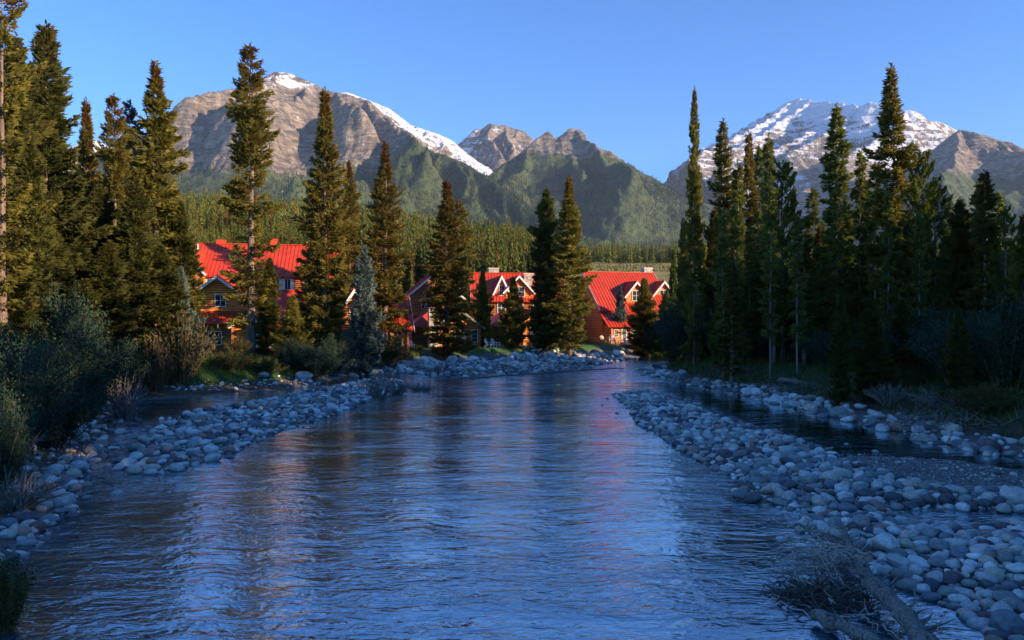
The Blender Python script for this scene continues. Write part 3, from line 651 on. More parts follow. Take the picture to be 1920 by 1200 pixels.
def flowerbox(root, f, s, t, z, w):
    o = kid(root, 'flower_box', MB().hexa([f.p(s + a * w / 2, t + b, zz) for zz in (z, z + .25) for a, b in ((-1, -.32), (1, -.32), (1, -.1), (-1, -.1))]).mesh('flower_box', M_post))
    rs = np.random.default_rng(int(abs(s * 10)) + 3); N = 120; P = np.array([f.p(s + u * w / 2, t - .22, z + .25) for u in rs.uniform(-1, 1, N)]) + rs.normal(0, .08, (N, 3)); P[:, 2] = np.abs(P[:, 2] - (z - f.o.z) - .2) * 1.2 + z - f.o.z + .18
    d = rs.normal(size=(N, 3)); d /= np.linalg.norm(d, axis=1)[:, None]; V, c = tufts_(P, d, np.full(N, .2), np.full(N, .07), rs); fl = kid(o, 'flowers', mesh_np('flowers', V, np.arange(len(V)).reshape(-1, 4), M_red_fl))
def tufts_(P, Dr, Ln, Wd, rs):
    r = rs.normal(size=P.shape); u = np.cross(Dr, r); u /= np.linalg.norm(u, axis=1)[:, None] + 1e-9; M = P + Dr * (Ln * .45)[:, None]
    return np.stack([P, M + u * Wd[:, None], P + Dr * Ln[:, None], M - u * Wd[:, None]], 1).reshape(-1, 3), 1
# E: right lodge with two dormers
r, f = house(1158, 123, 15, 'right-hand lodge with long sunlit red roof, two gabled dormers and patio wing')
gable(r, f, -5.6, 5.9, -7.2, 7.2, 1.5, 6.9, 12.75)
chimney(r, f, 5.7, 1.0, 1.5, 1.3, 10.5, 13.7, M_masonry)
def dormer(r, f, s, t, w, zb, ze, zp, back, trim=None, win=True):
    g_, rr = gable(r, f, s - w / 2, s + w / 2, t, back, zb, ze, zp, ridge='b', oh=.42, wn_='dormer', rn='dormer_roof', tn='dormer_trim', trim=trim)
    if win: window(r, f, s, t, ze - .1, w * .38, min(1.5, (ze - zb) * .8), 2, 2)
dormer(r, f, .5, -6.2, 3.3, 6.3, 9.0, 11.0, 0); dormer(r, f, 6.0, -4.6, 3.4, 6.3, 9.2, 11.2, 1)
shed(r, f, -6.2, -1.0, -3.6, 9.4, -7.9, 6.4); walls(r, f, -5.5, -1.2, -7.3, -3.6, 1.5, 6.3)
shed(r, f, -6.3, 2.2, -7.2, 6.5, -11.2, 4.15); walls(r, f, -5.4, 1.5, -10.4, -7.2, 1.5, 4.35)
window(r, f, -4.7, -10.4, 3.1, .55, 1.0, 2, 3); window(r, f, -3.3, -10.4, 3.0, .9, 1.5, 2, 2, curtain=True); window(r, f, -1.1, -10.4, 2.75, 1.9, 2.1, 2, 1, curtain=True, name='glass_door')
window(r, f, .9, -10.4, 3.1, .6, 1.0, 2, 3); posts(r, f, (-5.45, -2.4, .35, 1.5), -10.55, 1.5, 4.1)
kid(r, 'patio', MB().hexa([f.p(s, t, z) for z in (1.5, 1.78) for s, t in ((-3.6, -13.2), (2.4, -13.2), (2.4, -10.45), (-3.6, -10.45))]).mesh('patio', simple('patio_slabs', (.34, .32, .29), .8, 3)))
# D: middle lodge with white trimmed dormers
r, f = house(963, 121, 6, 'middle lodge with white-trimmed twin dormers half hidden behind lawn spruces')
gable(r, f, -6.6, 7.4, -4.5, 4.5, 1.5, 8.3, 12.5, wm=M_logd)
chimney(r, f, 2.2, -1.6, 1.5, 1.2, 9.5, 12.4, M_masonry); chimney(r, f, -3.2, .8, 1.6, 1.2, 11, 13.4, M_masonry)
dormer(r, f, -2.3, -4.0, 1.9, 7.8, 9.8, 11.9, 0, M_white); dormer(r, f, .4, -4.3, 4.2, 7.8, 9.6, 11.9, 0, M_white)
for s in (-5, -2.4, .4, 3.2, 5.8): window(r, f, s, -4.5, 7.0, 1.1, 1.3, 2, 2, fm=M_white)
for s in (-5, -2, 1, 4): window(r, f, s, -4.5, 3.3, 1.1, 1.3, 2, 2)
# C: dark upper gable with balcony
r, f = house(806, 110, 14, 'shaded gabled lodge with flower-box balcony behind the stone chimney')
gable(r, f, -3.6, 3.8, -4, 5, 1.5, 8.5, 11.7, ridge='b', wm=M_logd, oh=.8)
kid(r, 'balcony', MB().hexa([f.p(s, t, z) for z in (5.7, 5.9) for s, t in ((-4.2, -5.6), (1.5, -5.6), (1.5, -4.02), (-4.2, -4.02))]).hexa([f.p(s, t, z) for z in (5.91, 6.8) for s, t in ((-4.2, -5.6), (1.5, -5.6), (1.5, -5.5), (-4.2, -5.5))]).mesh('balcony', M_post))
flowerbox(r, f, -3.0, -5.6, 6.5, 2.2); flowerbox(r, f, .2, -5.6, 6.5, 1.8); posts(r, f, (-4.1, -1.4, 1.4), -5.45, 5.9, 8.9); window(r, f, -1, -4, 7.3, 1.4, 1.6, 2, 2); window(r, f, -2, -4, 3.4, 1.3, 1.5)
# twin low cabins with stone chimneys
def cabin(px, y, lab):
    r, f = house(px, y, 16, lab, 'log_cabin')
    gable(r, f, -2.7, 3.0, -3, 5, 1.5, 4.3, 6.4, ridge='b', trim=M_green, oh=.6)
    rb = MB(); rb.slab(f.p(-3.2, 0, 6.2), f.p(-3.2, 4, 6.2), f.p(-6.0, 4.5, 4.2), f.p(-6.0, -1, 4.2), .14); rb.slab(f.p(-3.3, 0, 6.2), f.p(-3.3, 0, 6.2001), f.p(-3.3, -1.6, 4.2), f.p(-6.0, -1.6, 4.2), .12)
    kid(r, 'side_roof', rb.mesh('side_roof', M_roof)); walls(r, f, -5.6, -2.7, -.6, 4.0, 1.5, 4.3, M_logd, 'side_wall')
    chimney(r, f, -3.1, -2.6, 1.3, 1.2, 1.4, 6.7, M_masonry, cap=False)
    window(r, f, .2, -3.0, 3.1, 1.5, 1.7, 2, 2, curtain=True); posts(r, f, (-1.6, 1.6, 2.95), -3.15, 1.5, 4.2); window(r, f, 2.3, -3.0, 3.0, .7, 1.5, 1, 3)
cabin(849, 100, 'small log cabin with green-edged gable, right of the sunlit stone chimney')
cabin(990, 107, 'log cabin hidden by the dark lawn spruces, with shaded stone chimney')
# B: middle cabin with pointed cross gable
r, f = house(688, 83, 15, 'orange log cabin with pointed gable behind the silvery spruce')
gable(r, f, -3.9, 4.2, -3.4, 4, 1.5, 4.3, 7.5)
gable(r, f, -2.9, -.3, -3.9, 1, 3.2, 6.1, 8.2, ridge='b', wn_='dormer', rn='dormer_roof', tn='dormer_trim', oh=.4, trim=M_white)
window(r, f, -1.6, -3.9, 5.9, .8, .9, 2, 2); 
for s in (-3.2, -1.8, .2, 1.6, 3.0): window(r, f, s, -3.4, 3.0, .85, 1.7, 2, 3)
posts(r, f, (-3.9, -2.5, -.7, .9, 2.3, 4.1), -3.55, 1.5, 4.1)
# A: long left lodge
r, f = house(505, 101, 10, 'long left lodge with red metal roof and red box chimneys behind the tall ragged spruce')
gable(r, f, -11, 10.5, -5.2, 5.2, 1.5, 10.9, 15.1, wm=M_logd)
chimney(r, f, -8.1, -3.4, .95, .8, 11.5, 13.9, M_redbox, cap=True); chimney(r, f, -8.35, -3.4, .12, .12, 13.9, 14.9, M_white, 'flue_pipe', False); chimney(r, f, .6, 0, .8, .8, 14.4, 15.9, M_redbox)
chimney(r, f, -10.6, .4, .7, .7, 14.6, 15.7, M_redbox, 'roof_vent'); chimney(r, f, -6.3, .4, 1.1, .7, 14.8, 15.7, M_redbox, 'roof_vent')
for s in (-9, -6.5, -4, -1, 1.6, 3.0, 6, 8.5): window(r, f, s, -5.2, 9.7, 1.3, 1.3, 2, 1, curtain=True)
for s in (-9, -6, -3, 0, 3, 6, 9): window(r, f, s, -5.2, 6.0, 1.2, 1.4)
gable(r, f, -9.4, -7.0, -6.4, -1, 9, 11.0, 12.2, ridge='b', wn_='dormer', rn='dormer_roof', tn='dormer_trim', oh=.4)
# A front gable
r, f = house(420, 84, 12, 'orange gabled wing left of the bare brown trunk, with small dark red porch roof')
gable(r, f, -3.2, 3.0, -3.5, 6, 1.5, 7.4, 9.7, ridge='b', trim=M_trim)
shed(r, f, -3.4, 3.6, -3.5, 6.0, -6.2, 4.7, 'porch_roof'); walls(r, f, -3.0, 3.0, -5.6, -3.5, 1.5, 4.8, M_logd, 'porch_wall'); window(r, f, .2, -3.5, 7.2, 1.0, 1.2); window(r, f, 0, -5.6, 3.2, 1.2, 1.3)
# low wing with flower box
r, f = house(478, 77, 8, 'low orange log wing with flower box under its single window', 'log_cabin')
gable(r, f, -1.6, 1.5, -2.5, 4, 1.4, 4.5, 5.3, ridge='b', oh=.4)
window(r, f, .25, -2.5, 3.1, 1.0, 1.8, 2, 1, curtain=True); flowerbox(r, f, .3, -2.55, 1.85, 1.5); posts(r, f, (-1.6, 1.5), -2.6, 1.4, 4.4, .25)
# between the two left roofs, dark upper storey
r, f = house(590, 88, 12, 'shaded orange wing behind the full column-like spruce, with low red roof')
gable(r, f, -3.6, 2.8, -2.5, 4, 1.5, 5.6, 8.4, wm=M_logd); window(r, f, -1.8, -2.5, 3.8, 1.1, 1.3); window(r, f, 1, -2.5, 3.8, 1.1, 1.3)
# F: far left house behind the trees
r, f = house(170, 84, 8, 'leftmost house, its dark red roof and orange wall glimpsed through the left bank conifers')
gable(r, f, -6, 7, -4, 4, 1.5, 8.6, 11.8); window(r, f, 0, -4, 5.2, 1.3, 1.4); window(r, f, 3, -4, 5.2, 1.3, 1.4)

# ------------------------------------------------------------------ garden chairs
def chair_proto(mat, label, group):
    r = empty('garden_chair', (0, 0, 0), label, 'chair', group)
    kid(r, 'seat', MB().hexa([(-.28, -.30, .36), (.28, -.30, .36), (.26, .25, .24), (-.26, .25, .24), (-.28, -.30, .39), (.28, -.30, .39), (.26, .25, .27), (-.26, .25, .27)]).mesh('seat', mat))
    mb = MB()
    for i in range(5):
        u = (i - 2) * .118; h = 1.02 - .05 * abs(i - 2) ** 1.6
        mb.hexa([(u - .052, .22, .24), (u + .052, .22, .24), (u + .052, .245, .24), (u - .052, .245, .24), (u * 1.1 - .055, .52, h), (u * 1.1 + .055, .52, h), (u * 1.1 + .055, .545, h), (u * 1.1 - .055, .545, h)])
    mb.box(-.3, .3, .375, .40, .60, .68); kid(r, 'backrest', mb.mesh('backrest', mat))
    for s in (-1, 1):
        kid(r, 'armrest', MB().box(s * .36 - .07, s * .36 + .07, -.36, .42, .56, .585).mesh('armrest', mat)); kid(r, 'leg', MB().box(s * .31 - .02, s * .31 + .02, -.32, -.22, 0, .56).mesh('leg', mat))
        kid(r, 'leg', MB().hexa([(s * .31 - .02, .5, 0), (s * .31 + .02, .5, 0), (s * .31 + .02, .6, 0), (s * .31 - .02, .6, 0), (s * .31 - .02, .25, .3), (s * .31 + .02, .25, .3), (s * .31 + .02, .36, .33), (s * .31 - .02, .36, .33)]).mesh('leg', mat))
    return r
cw = chair_proto(M_white, '', None); used = False
for px, py, rz, lab in ((757, 657, 40, 'white slatted garden chair, left one of the pair nearest the tan shrub'), (770, 656, 20, 'white slatted garden chair, right one of the pair nearest the tan shrub'),
                        (918, 651, 70, 'white garden chair, left one of the pair before the shaded chimney'), (930, 651, 60, 'white garden chair, right one of the pair before the shaded chimney'),
                        (1010, 649, 60, 'white garden chair, left one of the pair right of the largest boulder'), (1025, 647, 60, 'white garden chair, right one of the pair right of the largest boulder'),
                        (1158, 646, 60, 'white garden chair on the lawn before the patio, left of two'), (1176, 645, 50, 'white garden chair on the lawn before the patio, right of two'), (1147, 640, 0, 'white chair up on the patio by the glass door')):
    c_ = cw if not used else dup(cw); used = True; zl = 1.62; y = (CAMZ - zl) * FPX / (py - CY); y = min(y, 111 if py < 645 else 107); x = (px - CX) / FPX * y
    c_.location = (x, y, max(h1(x, y), 1.5) if py > 641 else 1.79); c_.rotation_euler = (0, 0, R(rz)); c_.scale = (1.15, 1.15, 1.15); tag(c_, lab, 'chair', 'white garden chairs on the lawn')
cb_ = chair_proto(simple('pale_wood', (.5, .42, .3), .6), 'pale wooden chair on the patio before the curtained window', None); cb_.location = (*W(1131, 640, 111)[:2], 1.79); cb_.rotation_euler = (0, 0, R(20))
t_ = empty('patio_table', (*W(1120, 640, 111)[:2], 1.79), 'brown slatted table at the left end of the patio', 'table')
kid(t_, 'tabletop', MB().box(-.6, .6, -.45, .45, .70, .74).mesh('tabletop', M_post))
for a in (-.5, .5):
    for b in (-.35, .35): kid(t_, 'leg', MB().box(a - .03, a + .03, b - .03, b + .03, 0, .699).mesh('leg', M_post))
# ------------------------------------------------------------------ detailed conifers
def tufts(P, Dr, Ln, Wd, rs, cross=True):
    """diamond leaf clumps: P start (n,3), Dr unit dir, Ln length, Wd half width"""
    n = len(P); r = rs.normal(size=(n, 3)); u = np.cross(Dr, r); u /= np.linalg.norm(u, axis=1)[:, None] + 1e-9; v = np.cross(Dr, u)
    E = P + Dr * Ln[:, None]; M = P + Dr * (Ln * .45)[:, None]; out = []
    for w in ((u, v) if cross else (u,)):
        out.append(np.stack([P, M + w * Wd[:, None], E, M - w * Wd[:, None]], 1))
    Q = np.concatenate(out, 0); return Q.reshape(-1, 3), len(out)
def trunk_mesh(rs, H, r0, limbs, sides=8, lean=.0):
    mb = MB(); n = 14; wob = np.cumsum(rs.normal(0, .03, (n, 2)), 0); wob -= wob[0]
    P = [(wob[i, 0] * H / 25, wob[i, 1] * H / 25, H * i / (n - 1) * .985 - .3 * (i == 0)) for i in range(n)]
    rad = [max(.012, r0 * (1 - i / (n - 1)) ** .85 * (1.25 if i == 0 else 1)) for i in range(n)]
    mb.tube(P, rad, sides)
    for pts, r in limbs: mb.tube(pts, r, 3)
    return mb, np.array(P)
def conifer(name, seed, H, Rm, z0f, mat, barkm, spacing=.42, nb=6, prof=.75, low=-.35, high=.55, up=.25, dens=26, gap=.25, brown=0.0, tl=.46, tw=.062, r0=.30, pine=False, jag=.35, topbare=0.0):
    rs = np.random.default_rng(seed); limbs = []; Ps = []; Ds = []; Ls = []; Ts = []
    z = H * z0f; n_ph = rs.uniform(0, 6.28)
    secn = rs.random(64)
    while z < H * .985:
        u = (z - H * z0f) / (H * (1 - z0f)); u = min(max(u, 0), 1)
        env = (1 - u) ** prof * (1 - .55 * np.exp(-u * 9))        # a little narrower at the very base
        env = max(env, .035)
        sec = .72 + .5 * secn[int(u * 20) % 64]                    # fuller and thinner storeys
        for b in range(nb):
            if rs.random() < gap * (1 - u * .6): continue
            az = rs.uniform(0, 6.283); L = Rm * env * sec * (1 - jag * rs.random()) * (1 + .22 * math.sin(az * 2 + n_ph + u * 9))
            if rs.random() < .06: L *= 1.3
            L = max(L, .16); a = low + (high - low) * u + rs.uniform(-.12, .12); bb = up * rs.uniform(.5, 1.3)
            ca, sa = math.cos(az), math.sin(az)
            zz = z + rs.uniform(-.2, .2)
            def pt(t): return np.stack([ca * L * t, sa * L * t, zz + L * (a * t + bb * t * t)], -1)
            if L > .5:
                tt = np.array([0, .35, .7, .95]); q = pt(tt); limbs.append(([tuple(x) for x in q], [.012 + .014 * L, .01 + .01 * L, .012, .005]))
            N = int(1.25 * dens * L * (.8 + .35 * L)) + 3
            t = rs.random(N) ** (.6 if not pine else .35) * .95 + .05
            s = rs.uniform(-1, 1, N); wl_ = (.40 * L * (1 - t) ** .8 + .10) * (1 if not pine else .7)
            c = pt(t); lat = np.array([-sa, ca, 0.0]); c = c + lat[None] * (s * wl_)[:, None]; c[:, 2] += rs.normal(0, .10 + .05 * L * (1 - t), N) - np.abs(s) * wl_ * .25 - rs.random(N) * .1
            fwd = np.array([ca, sa, a + 2 * bb * .6])
            if pine: d = rs.normal(size=(N, 3)) * .8 + fwd[None] * .7 + np.array([0, 0, .7])
            else:
                d = fwd[None] * rs.uniform(.6, 1.1, N)[:, None] + lat[None] * (np.sign(s) * rs.uniform(.4, 1.0, N))[:, None] + rs.normal(0, .28, (N, 3)); d[:, 2] -= rs.uniform(-.3, .5, N)
            d /= np.linalg.norm(d, axis=1)[:, None]
            Ps.append(c - d * .1); Ds.append(d); Ls.append(tl * rs.uniform(.55, 1.2, N)); 
            br = (brown * (sstep(.78, 1.0, np.full(N, u)) * 1.6 + .22 * (rs.random() < .35)) > rs.random(N)) * rs.uniform(.4, .95, N)
            Ts.append(np.stack([np.clip(.18 + .55 * rs.random() + .35 * (t - .5) + rs.uniform(-.2, .2, N), 0, 1), br], 1))
        z += spacing * rs.uniform(.6, 1.3) * (1 - .45 * u) * (H / 22) ** .5
    # leader
    Np = 26; zt = np.linspace(H * .93, H * 1.0, Np); d = rs.normal(size=(Np, 3)) * .6; d[:, 2] = 1; d /= np.linalg.norm(d, axis=1)[:, None]
    Ps.append(np.stack([0 * zt, 0 * zt, zt], 1)); Ds.append(d); Ls.append(np.full(Np, .3)); Ts.append(np.stack([np.full(Np, .5), (rs.random(Np) < brown) * .8], 1))
    P = np.concatenate(Ps); Dn = np.concatenate(Ds); L = np.concatenate(Ls); T = np.concatenate(Ts)
    V, c = tufts(P, Dn, L, np.full(len(P), tw) * rs.uniform(.7, 1.3, len(P)), rs)
    F = np.arange(len(V)).reshape(-1, 4); col = np.repeat(np.tile(T, (c, 1)), 4, 0)
    tm, _ = trunk_mesh(rs, H, r0, limbs)
    return mesh_np(name, V, F, mat, np.concatenate([col, 0 * col[:, :1]], 1)), tm.mesh('trunk', barkm, True), H, Rm
PROTO = {
 'spruce': [conifer('crown', 1, 25, 3.3, .05, M_spruce, M_bark, brown=.55, gap=.28, dens=24), conifer('crown', 2, 25, 3.4, .07, M_spruce, M_bark, brown=.75, gap=.3, dens=24, prof=.85)],
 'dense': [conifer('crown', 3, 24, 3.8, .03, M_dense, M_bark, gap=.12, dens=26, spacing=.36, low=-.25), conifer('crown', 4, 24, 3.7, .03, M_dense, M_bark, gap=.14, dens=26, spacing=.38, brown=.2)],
 'open': [conifer('crown', 5, 28, 3.1, .10, M_spruce, M_bark, gap=.52, dens=23, spacing=.52, nb=6, prof=.42, jag=.6, brown=.6, r0=.38), conifer('crown', 6, 27, 3.0, .14, M_spruce, M_bark, gap=.56, dens=23, spacing=.55, nb=6, prof=.5, jag=.6, brown=.7, r0=.34)],
 'narrow': [conifer('crown', 7, 25, 1.9, .12, M_fir, M_palebark, gap=.42, dens=30, spacing=.46, nb=6, prof=.55, low=-.5, high=.2, jag=.5, brown=.15, r0=.22),
            conifer('crown', 8, 25, 1.8, .16, M_fir, M_palebark, gap=.45, dens=30, spacing=.46, nb=6, prof=.5, low=-.5, high=.2, jag=.55, brown=.3, r0=.22),
            conifer('crown', 9, 25, 2.2, .10, M_spruce, M_palebark, gap=.42, dens=28, spacing=.46, nb=6, prof=.6, low=-.4, high=.3, jag=.5, brown=.3, r0=.24)],
 'pine': [conifer('crown', 10, 20, 2.8, .2, M_pine, M_bark, gap=.4, dens=26, spacing=.55, nb=5, prof=.45, low=.0, high=.8, up=.35, pine=True, tl=.34, tw=.055, jag=.5, r0=.22),
          conifer('crown', 11, 20, 2.6, .2, M_pine, M_palebark, gap=.42, dens=26, spacing=.55, nb=5, prof=.5, low=-.1, high=.8, up=.4, pine=True, tl=.34, tw=.055, jag=.55, r0=.22)],
 'blue': [conifer('crown', 12, 10, 2.3, .02, M_blue, M_bark, gap=.08, dens=38, spacing=.3, nb=7, prof=.9, low=-.1, high=.5, tl=.30, tw=.042, r0=.14, jag=.3)],
 'young': [conifer('crown', 13, 8, 1.9, .02, M_young, M_bark, gap=.1, dens=38, spacing=.3, nb=7, prof=.85, low=-.1, high=.7, tl=.30, tw=.04, r0=.12, jag=.4),
           conifer('crown', 14, 8, 2.0, .02, M_spruce, M_bark, gap=.1, dens=36, spacing=.3, nb=7, prof=.85, low=-.15, high=.6, tl=.30, tw=.04, r0=.12, jag=.45)],
 'slim': [conifer('crown', 15, 18, 1.25, .22, M_fir, M_palebark, gap=.5, dens=26, spacing=.45, nb=5, prof=.4, low=-.4, high=.2, jag=.6, r0=.12)],
}
FIRST = {}
def tree(kind, var, px, top, y, hw, label, group, name=None, base=None, name_of={'pine': 'pine_tree', 'blue': 'blue_spruce', 'dense': 'fir_tree', 'narrow': 'fir_tree', 'slim': 'fir_tree'}):
    ps = PROTO[kind]; v = var % len(ps); crown, trunk, H, Rm = ps[v]
    x = (px - CX) / FPX * y; zb = (h1(x, y) if y < 134 else float(hill(np.array([x]), np.array([y]))[0])) if base is None else base
    zt = CAMZ + (CY - top) / FPX * y; s = (zt - zb) / H; w = (1.08 if kind in ('narrow', 'slim') else 1.12 if 'right' in group and kind != 'dense' else 1.27) * hw * y / FPX / Rm
    key = (kind, v)
    if key not in FIRST:
        r = empty(name_of.get(kind, 'spruce_tree'), (0, 0, 0), label, 'tree', group)
        add_kid(r, obj('trunk', trunk, r)); add_kid(r, obj('crown', crown, r)); FIRST[key] = r
    else: r = dup(FIRST[key])
    r.location = (x, y, zb - .1); r.rotation_euler = (0, 0, random.uniform(0, 6.28)); tag(r, label, 'tree', group)
    r.scale = (w, w, s); return r
LB = 'conifers on the left bank'; LG = 'conifers around the lodge'; RW = 'conifers in the right wood'
T = [
 ('open', 1, 6, -70, 33, 62, 'very tall thin-branched spruce at the left edge, top out of sight', LB),
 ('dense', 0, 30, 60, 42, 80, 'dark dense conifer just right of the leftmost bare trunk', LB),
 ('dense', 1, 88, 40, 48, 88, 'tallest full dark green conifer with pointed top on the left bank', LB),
 ('spruce', 0, 162, 182, 60, 46, 'narrow spruce with rusty tip beside the tallest left bank conifer', LB),
 ('open', 0, 214, 176, 57, 42, 'thin spruce with bare upper trunk, left one of a touching pair', LB),
 ('open', 1, 243, 186, 61, 40, 'thin rusty-tipped spruce, right one of a touching pair', LB),
 ('spruce', 1, 292, 113, 60, 78, 'broad spruce with bright rust-brown tip, left of the big peak', LB),
 ('open', 0, 470, 84, 67, 58, 'tall ragged spruce with bare brown trunk in front of the lodge roof', LG),
 ('spruce', 0, 610, 163, 72, 56, 'full column-like tall spruce between the two left red roofs', LG),
 ('spruce', 1, 722, 265, 80, 52, 'cone-shaped spruce with red-brown top right of the silver spruce', LG),
 ('spruce', 0, 838, 335, 86, 50, 'olive spruce with twin tips standing by the stone chimney', LG),
 ('open', 1, 862, 372, 90, 34, 'slimmer spruce leaning against the twin-tipped olive one', LG),
 ('dense', 0, 1024, 350, 97, 42, 'dark spruce, left one of the pair on the lawn before the right lodge', LG),
 ('spruce', 1, 1067, 330, 94, 50, 'brown-tipped spruce, right one of the pair on the lawn', LG),
 ('blue', 0, 683, 462, 70, 40, 'silvery blue spruce in front of the cabin gable', LG),
 ('young', 1, 905, 505, 99, 24, 'small green spruce in front of the dormered middle lodge', LG),
 ('young', 1, 962, 520, 96, 30, 'bushy small spruce beside the second stone chimney', LG),
 ('blue', 0, 1163, 537, 113, 17, 'small blue spruce in front of the left dormer of the right lodge', LG),
 ('young', 1, 1208, 522, 106, 36, 'olive bushy spruce between the two dormers of the right lodge', LG),
 ('young', 0, 1246, 552, 103, 26, 'rounded green spruce at the right corner of the right lodge', LG),
 ('dense', 1, 505, 480, 68, 30, 'half-height green spruce right of the bare brown trunk', LG),
 ('young', 1, 549, 552, 65, 34, 'young dark spruce below the dark upper window of the lodge', LG),
 ('dense', 0, 340, 375, 60, 48, 'dark spruce left of the orange gable', LG),
 ('blue', 0, 338, 500, 57, 40, 'bluish spruce low in front of the orange gable on its left side', LG),
 ('dense', 1, 590, 440, 76, 40, 'dark spruce half hidden behind the full column-like spruce', LG),
 ('spruce', 1, 655, 300, 90, 40, 'background spruce showing over the silver spruce', LG),
 ('spruce', 0, 1302, 162, 70, 30, 'very tall thin conifer standing alone at the left end of the right wood', RW),
 ('narrow', 2, 1356, 222, 74, 36, 'narrow olive conifer, second tall one from the left in the right wood', RW),
 ('narrow', 1, 1384, 300, 71, 26, 'thin conifer squeezed behind the rusty-topped one', RW),
 ('narrow', 2, 1404, 245, 72, 30, 'rusty-topped narrow conifer in the right wood', RW),
 ('narrow', 0, 1423, 270, 76, 27, 'dark narrow conifer touching the rusty-topped one', RW),
 ('narrow', 1, 1441, 249, 66, 28, 'dark spire-shaped conifer left of the crooked pine', RW),
 ('pine', 0, 1468, 300, 60, 50, 'crooked pine with bare arms reaching right', RW),
 ('narrow', 0, 1568, 196, 58, 42, 'dark tall conifer against the snowy mountain face', RW),
 ('slim', 0, 1613, 283, 60, 22, 'pole-thin conifer between the two tallest of the right wood', RW),
 ('slim', 0, 1641, 305, 56, 24, 'pole-thin pale-trunked conifer next to the tallest of the right wood', RW),
 ('narrow', 2, 1671, 119, 53, 52, 'tallest conifer of the right wood, before the snowy mountain', RW),
 ('pine', 0, 1722, 281, 57, 52, 'yellow-green pine right of the tallest conifer', RW),
 ('pine', 1, 1754, 332, 60, 42, 'yellow-green pine with drooping right side', RW),
 ('dense', 0, 1800, 368, 50, 50, 'broad dark conifer below the bare grey mountain', RW),
 ('narrow', 2, 1846, 316, 48, 40, 'pointed conifer standing above its neighbours near the right edge', RW),
 ('pine', 1, 1886, 386, 47, 36, 'short pine near the right edge', RW),
 ('spruce', 1, 1917, 400, 44, 40, 'conifer cut by the right edge', RW),
 ('narrow', 2, 1975, 350, 46, 40, 'conifer just beyond the right edge', RW),
 ('spruce', 0, 1281, 415, 80, 27, 'olive spruce at the left foot of the lone thin conifer', RW),
 ('young', 0, 1353, 520, 64, 30, 'bright yellow-green young conifer at the front of the right wood', RW),
 ('young', 0, 1262, 470, 96, 20, 'pale green spruce just behind the right lodge corner', RW),
 ('dense', 1, 1338, 390, 80, 32, 'dark filler conifer between the first two tall ones', RW),
 ('spruce', 0, 1537, 420, 66, 34, 'olive conifer at the left foot of the dark tall one', RW),
 ('narrow', 1, 1592, 385, 64, 30, 'shorter conifer left of the pole-thin one', RW),
 ('spruce', 0, 1700, 400, 62, 40, 'olive conifer behind the yellow-green pines', RW),
 ('pine', 1, 1776, 430, 58, 34, 'low pine left of the broad dark conifer', RW),
 ('spruce', 1, 1868, 455, 52, 30, 'short spruce at the foot of the pointed conifer', RW),
]
# filler behind the left bank
for q in ((125, 330, 52, 'dark conifer filling the gap behind the left bank willows'), (190, 345, 54, 'shaded conifer under the narrow rusty-tipped spruce'), (255, 330, 53, 'shaded conifer under the touching pair of thin spruces'),
          (55, 240, 38, 'shaded conifer behind the leftmost trunk'), (-25, 200, 36, 'shaded conifer cut by the left edge'), (105, 430, 43, 'low dark conifer over the teal willows'), (205, 450, 48, 'low dark conifer over the dry brown shrub, left one'),
          (300, 455, 54, 'low dark conifer over the dry brown shrub, right one'), (20, 420, 34, 'lowest dark conifer at the left edge'), (-60, 100, 46, 'big conifer outside the left edge'), (155, 520, 46, 'half-hidden conifer in the left bank shade')):
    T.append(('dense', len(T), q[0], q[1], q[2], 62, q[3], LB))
for t in T: tree(*t)
# young trees that fill the lower storey of the right wood and cannot be told apart
for i in range(36):
    px = 1325 + 620 * (i + random.random()) / 36; y = random.uniform(54, 90); top = random.uniform(440, 545)
    tree(random.choice(['dense', 'narrow', 'spruce', 'narrow', 'pine']), i, px, top, y, random.uniform(26, 44), 'shaded young conifer in the dark lower storey of the right wood', 'shaded young conifers of the right wood')
for i in range(20):
    px = 1330 + 560 * (i + random.random()) / 20; y = random.uniform(50, 70)
    tree('slim', 0, px, random.uniform(330, 430), y, random.uniform(16, 24), 'thin pale-trunked conifer inside the right wood', 'thin pale-trunked conifers of the right wood')
for i in range(8):
    px = 1560 + 370 * (i + random.random()) / 8; y = random.uniform(44, 54) - (px - 1490) / 40
    tree('dense', i, px, random.uniform(520, 590), max(y, 34), random.uniform(26, 36), 'low shaded young spruce at the front edge of the right wood', 'low shaded young spruces of the right wood edge')
# front row of the hillside: individual trees
P_hi = [lite_tree(300 + i, 26, 11, .16) for i in range(3)]; HP = []
for V, F, Tn, F3 in P_hi:
    HP.append((mesh_np('crown', V, F, M_hill, np.stack([Tn, 0 * Tn, 0 * Tn], 1)), MB().tube([(0, 0, -.02), (0, 0, .5), (0, 0, .93)], [.011, .007, .002], 6).mesh('trunk', M_palebark)))
hf = []
for i, (x, y, z, h) in enumerate(near_spots):
    if i < 3:
        r = empty('hillside_tree', (0, 0, 0), '', 'tree'); add_kid(r, obj('trunk', HP[i][1], r)); add_kid(r, obj('crown', HP[i][0], r)); hf.append(r)
    else: r = dup(hf[i % 3])
    h *= .85; r.location = (x, y, z); w = h * random.uniform(.85, 1.2); r.scale = (w, w, h); r.rotation_euler = (0, 0, random.uniform(0, 6))
    tag(r, 'sunlit conifer in the front of the hillside wood behind the lodge', 'tree', 'sunlit conifers on the near hillside')
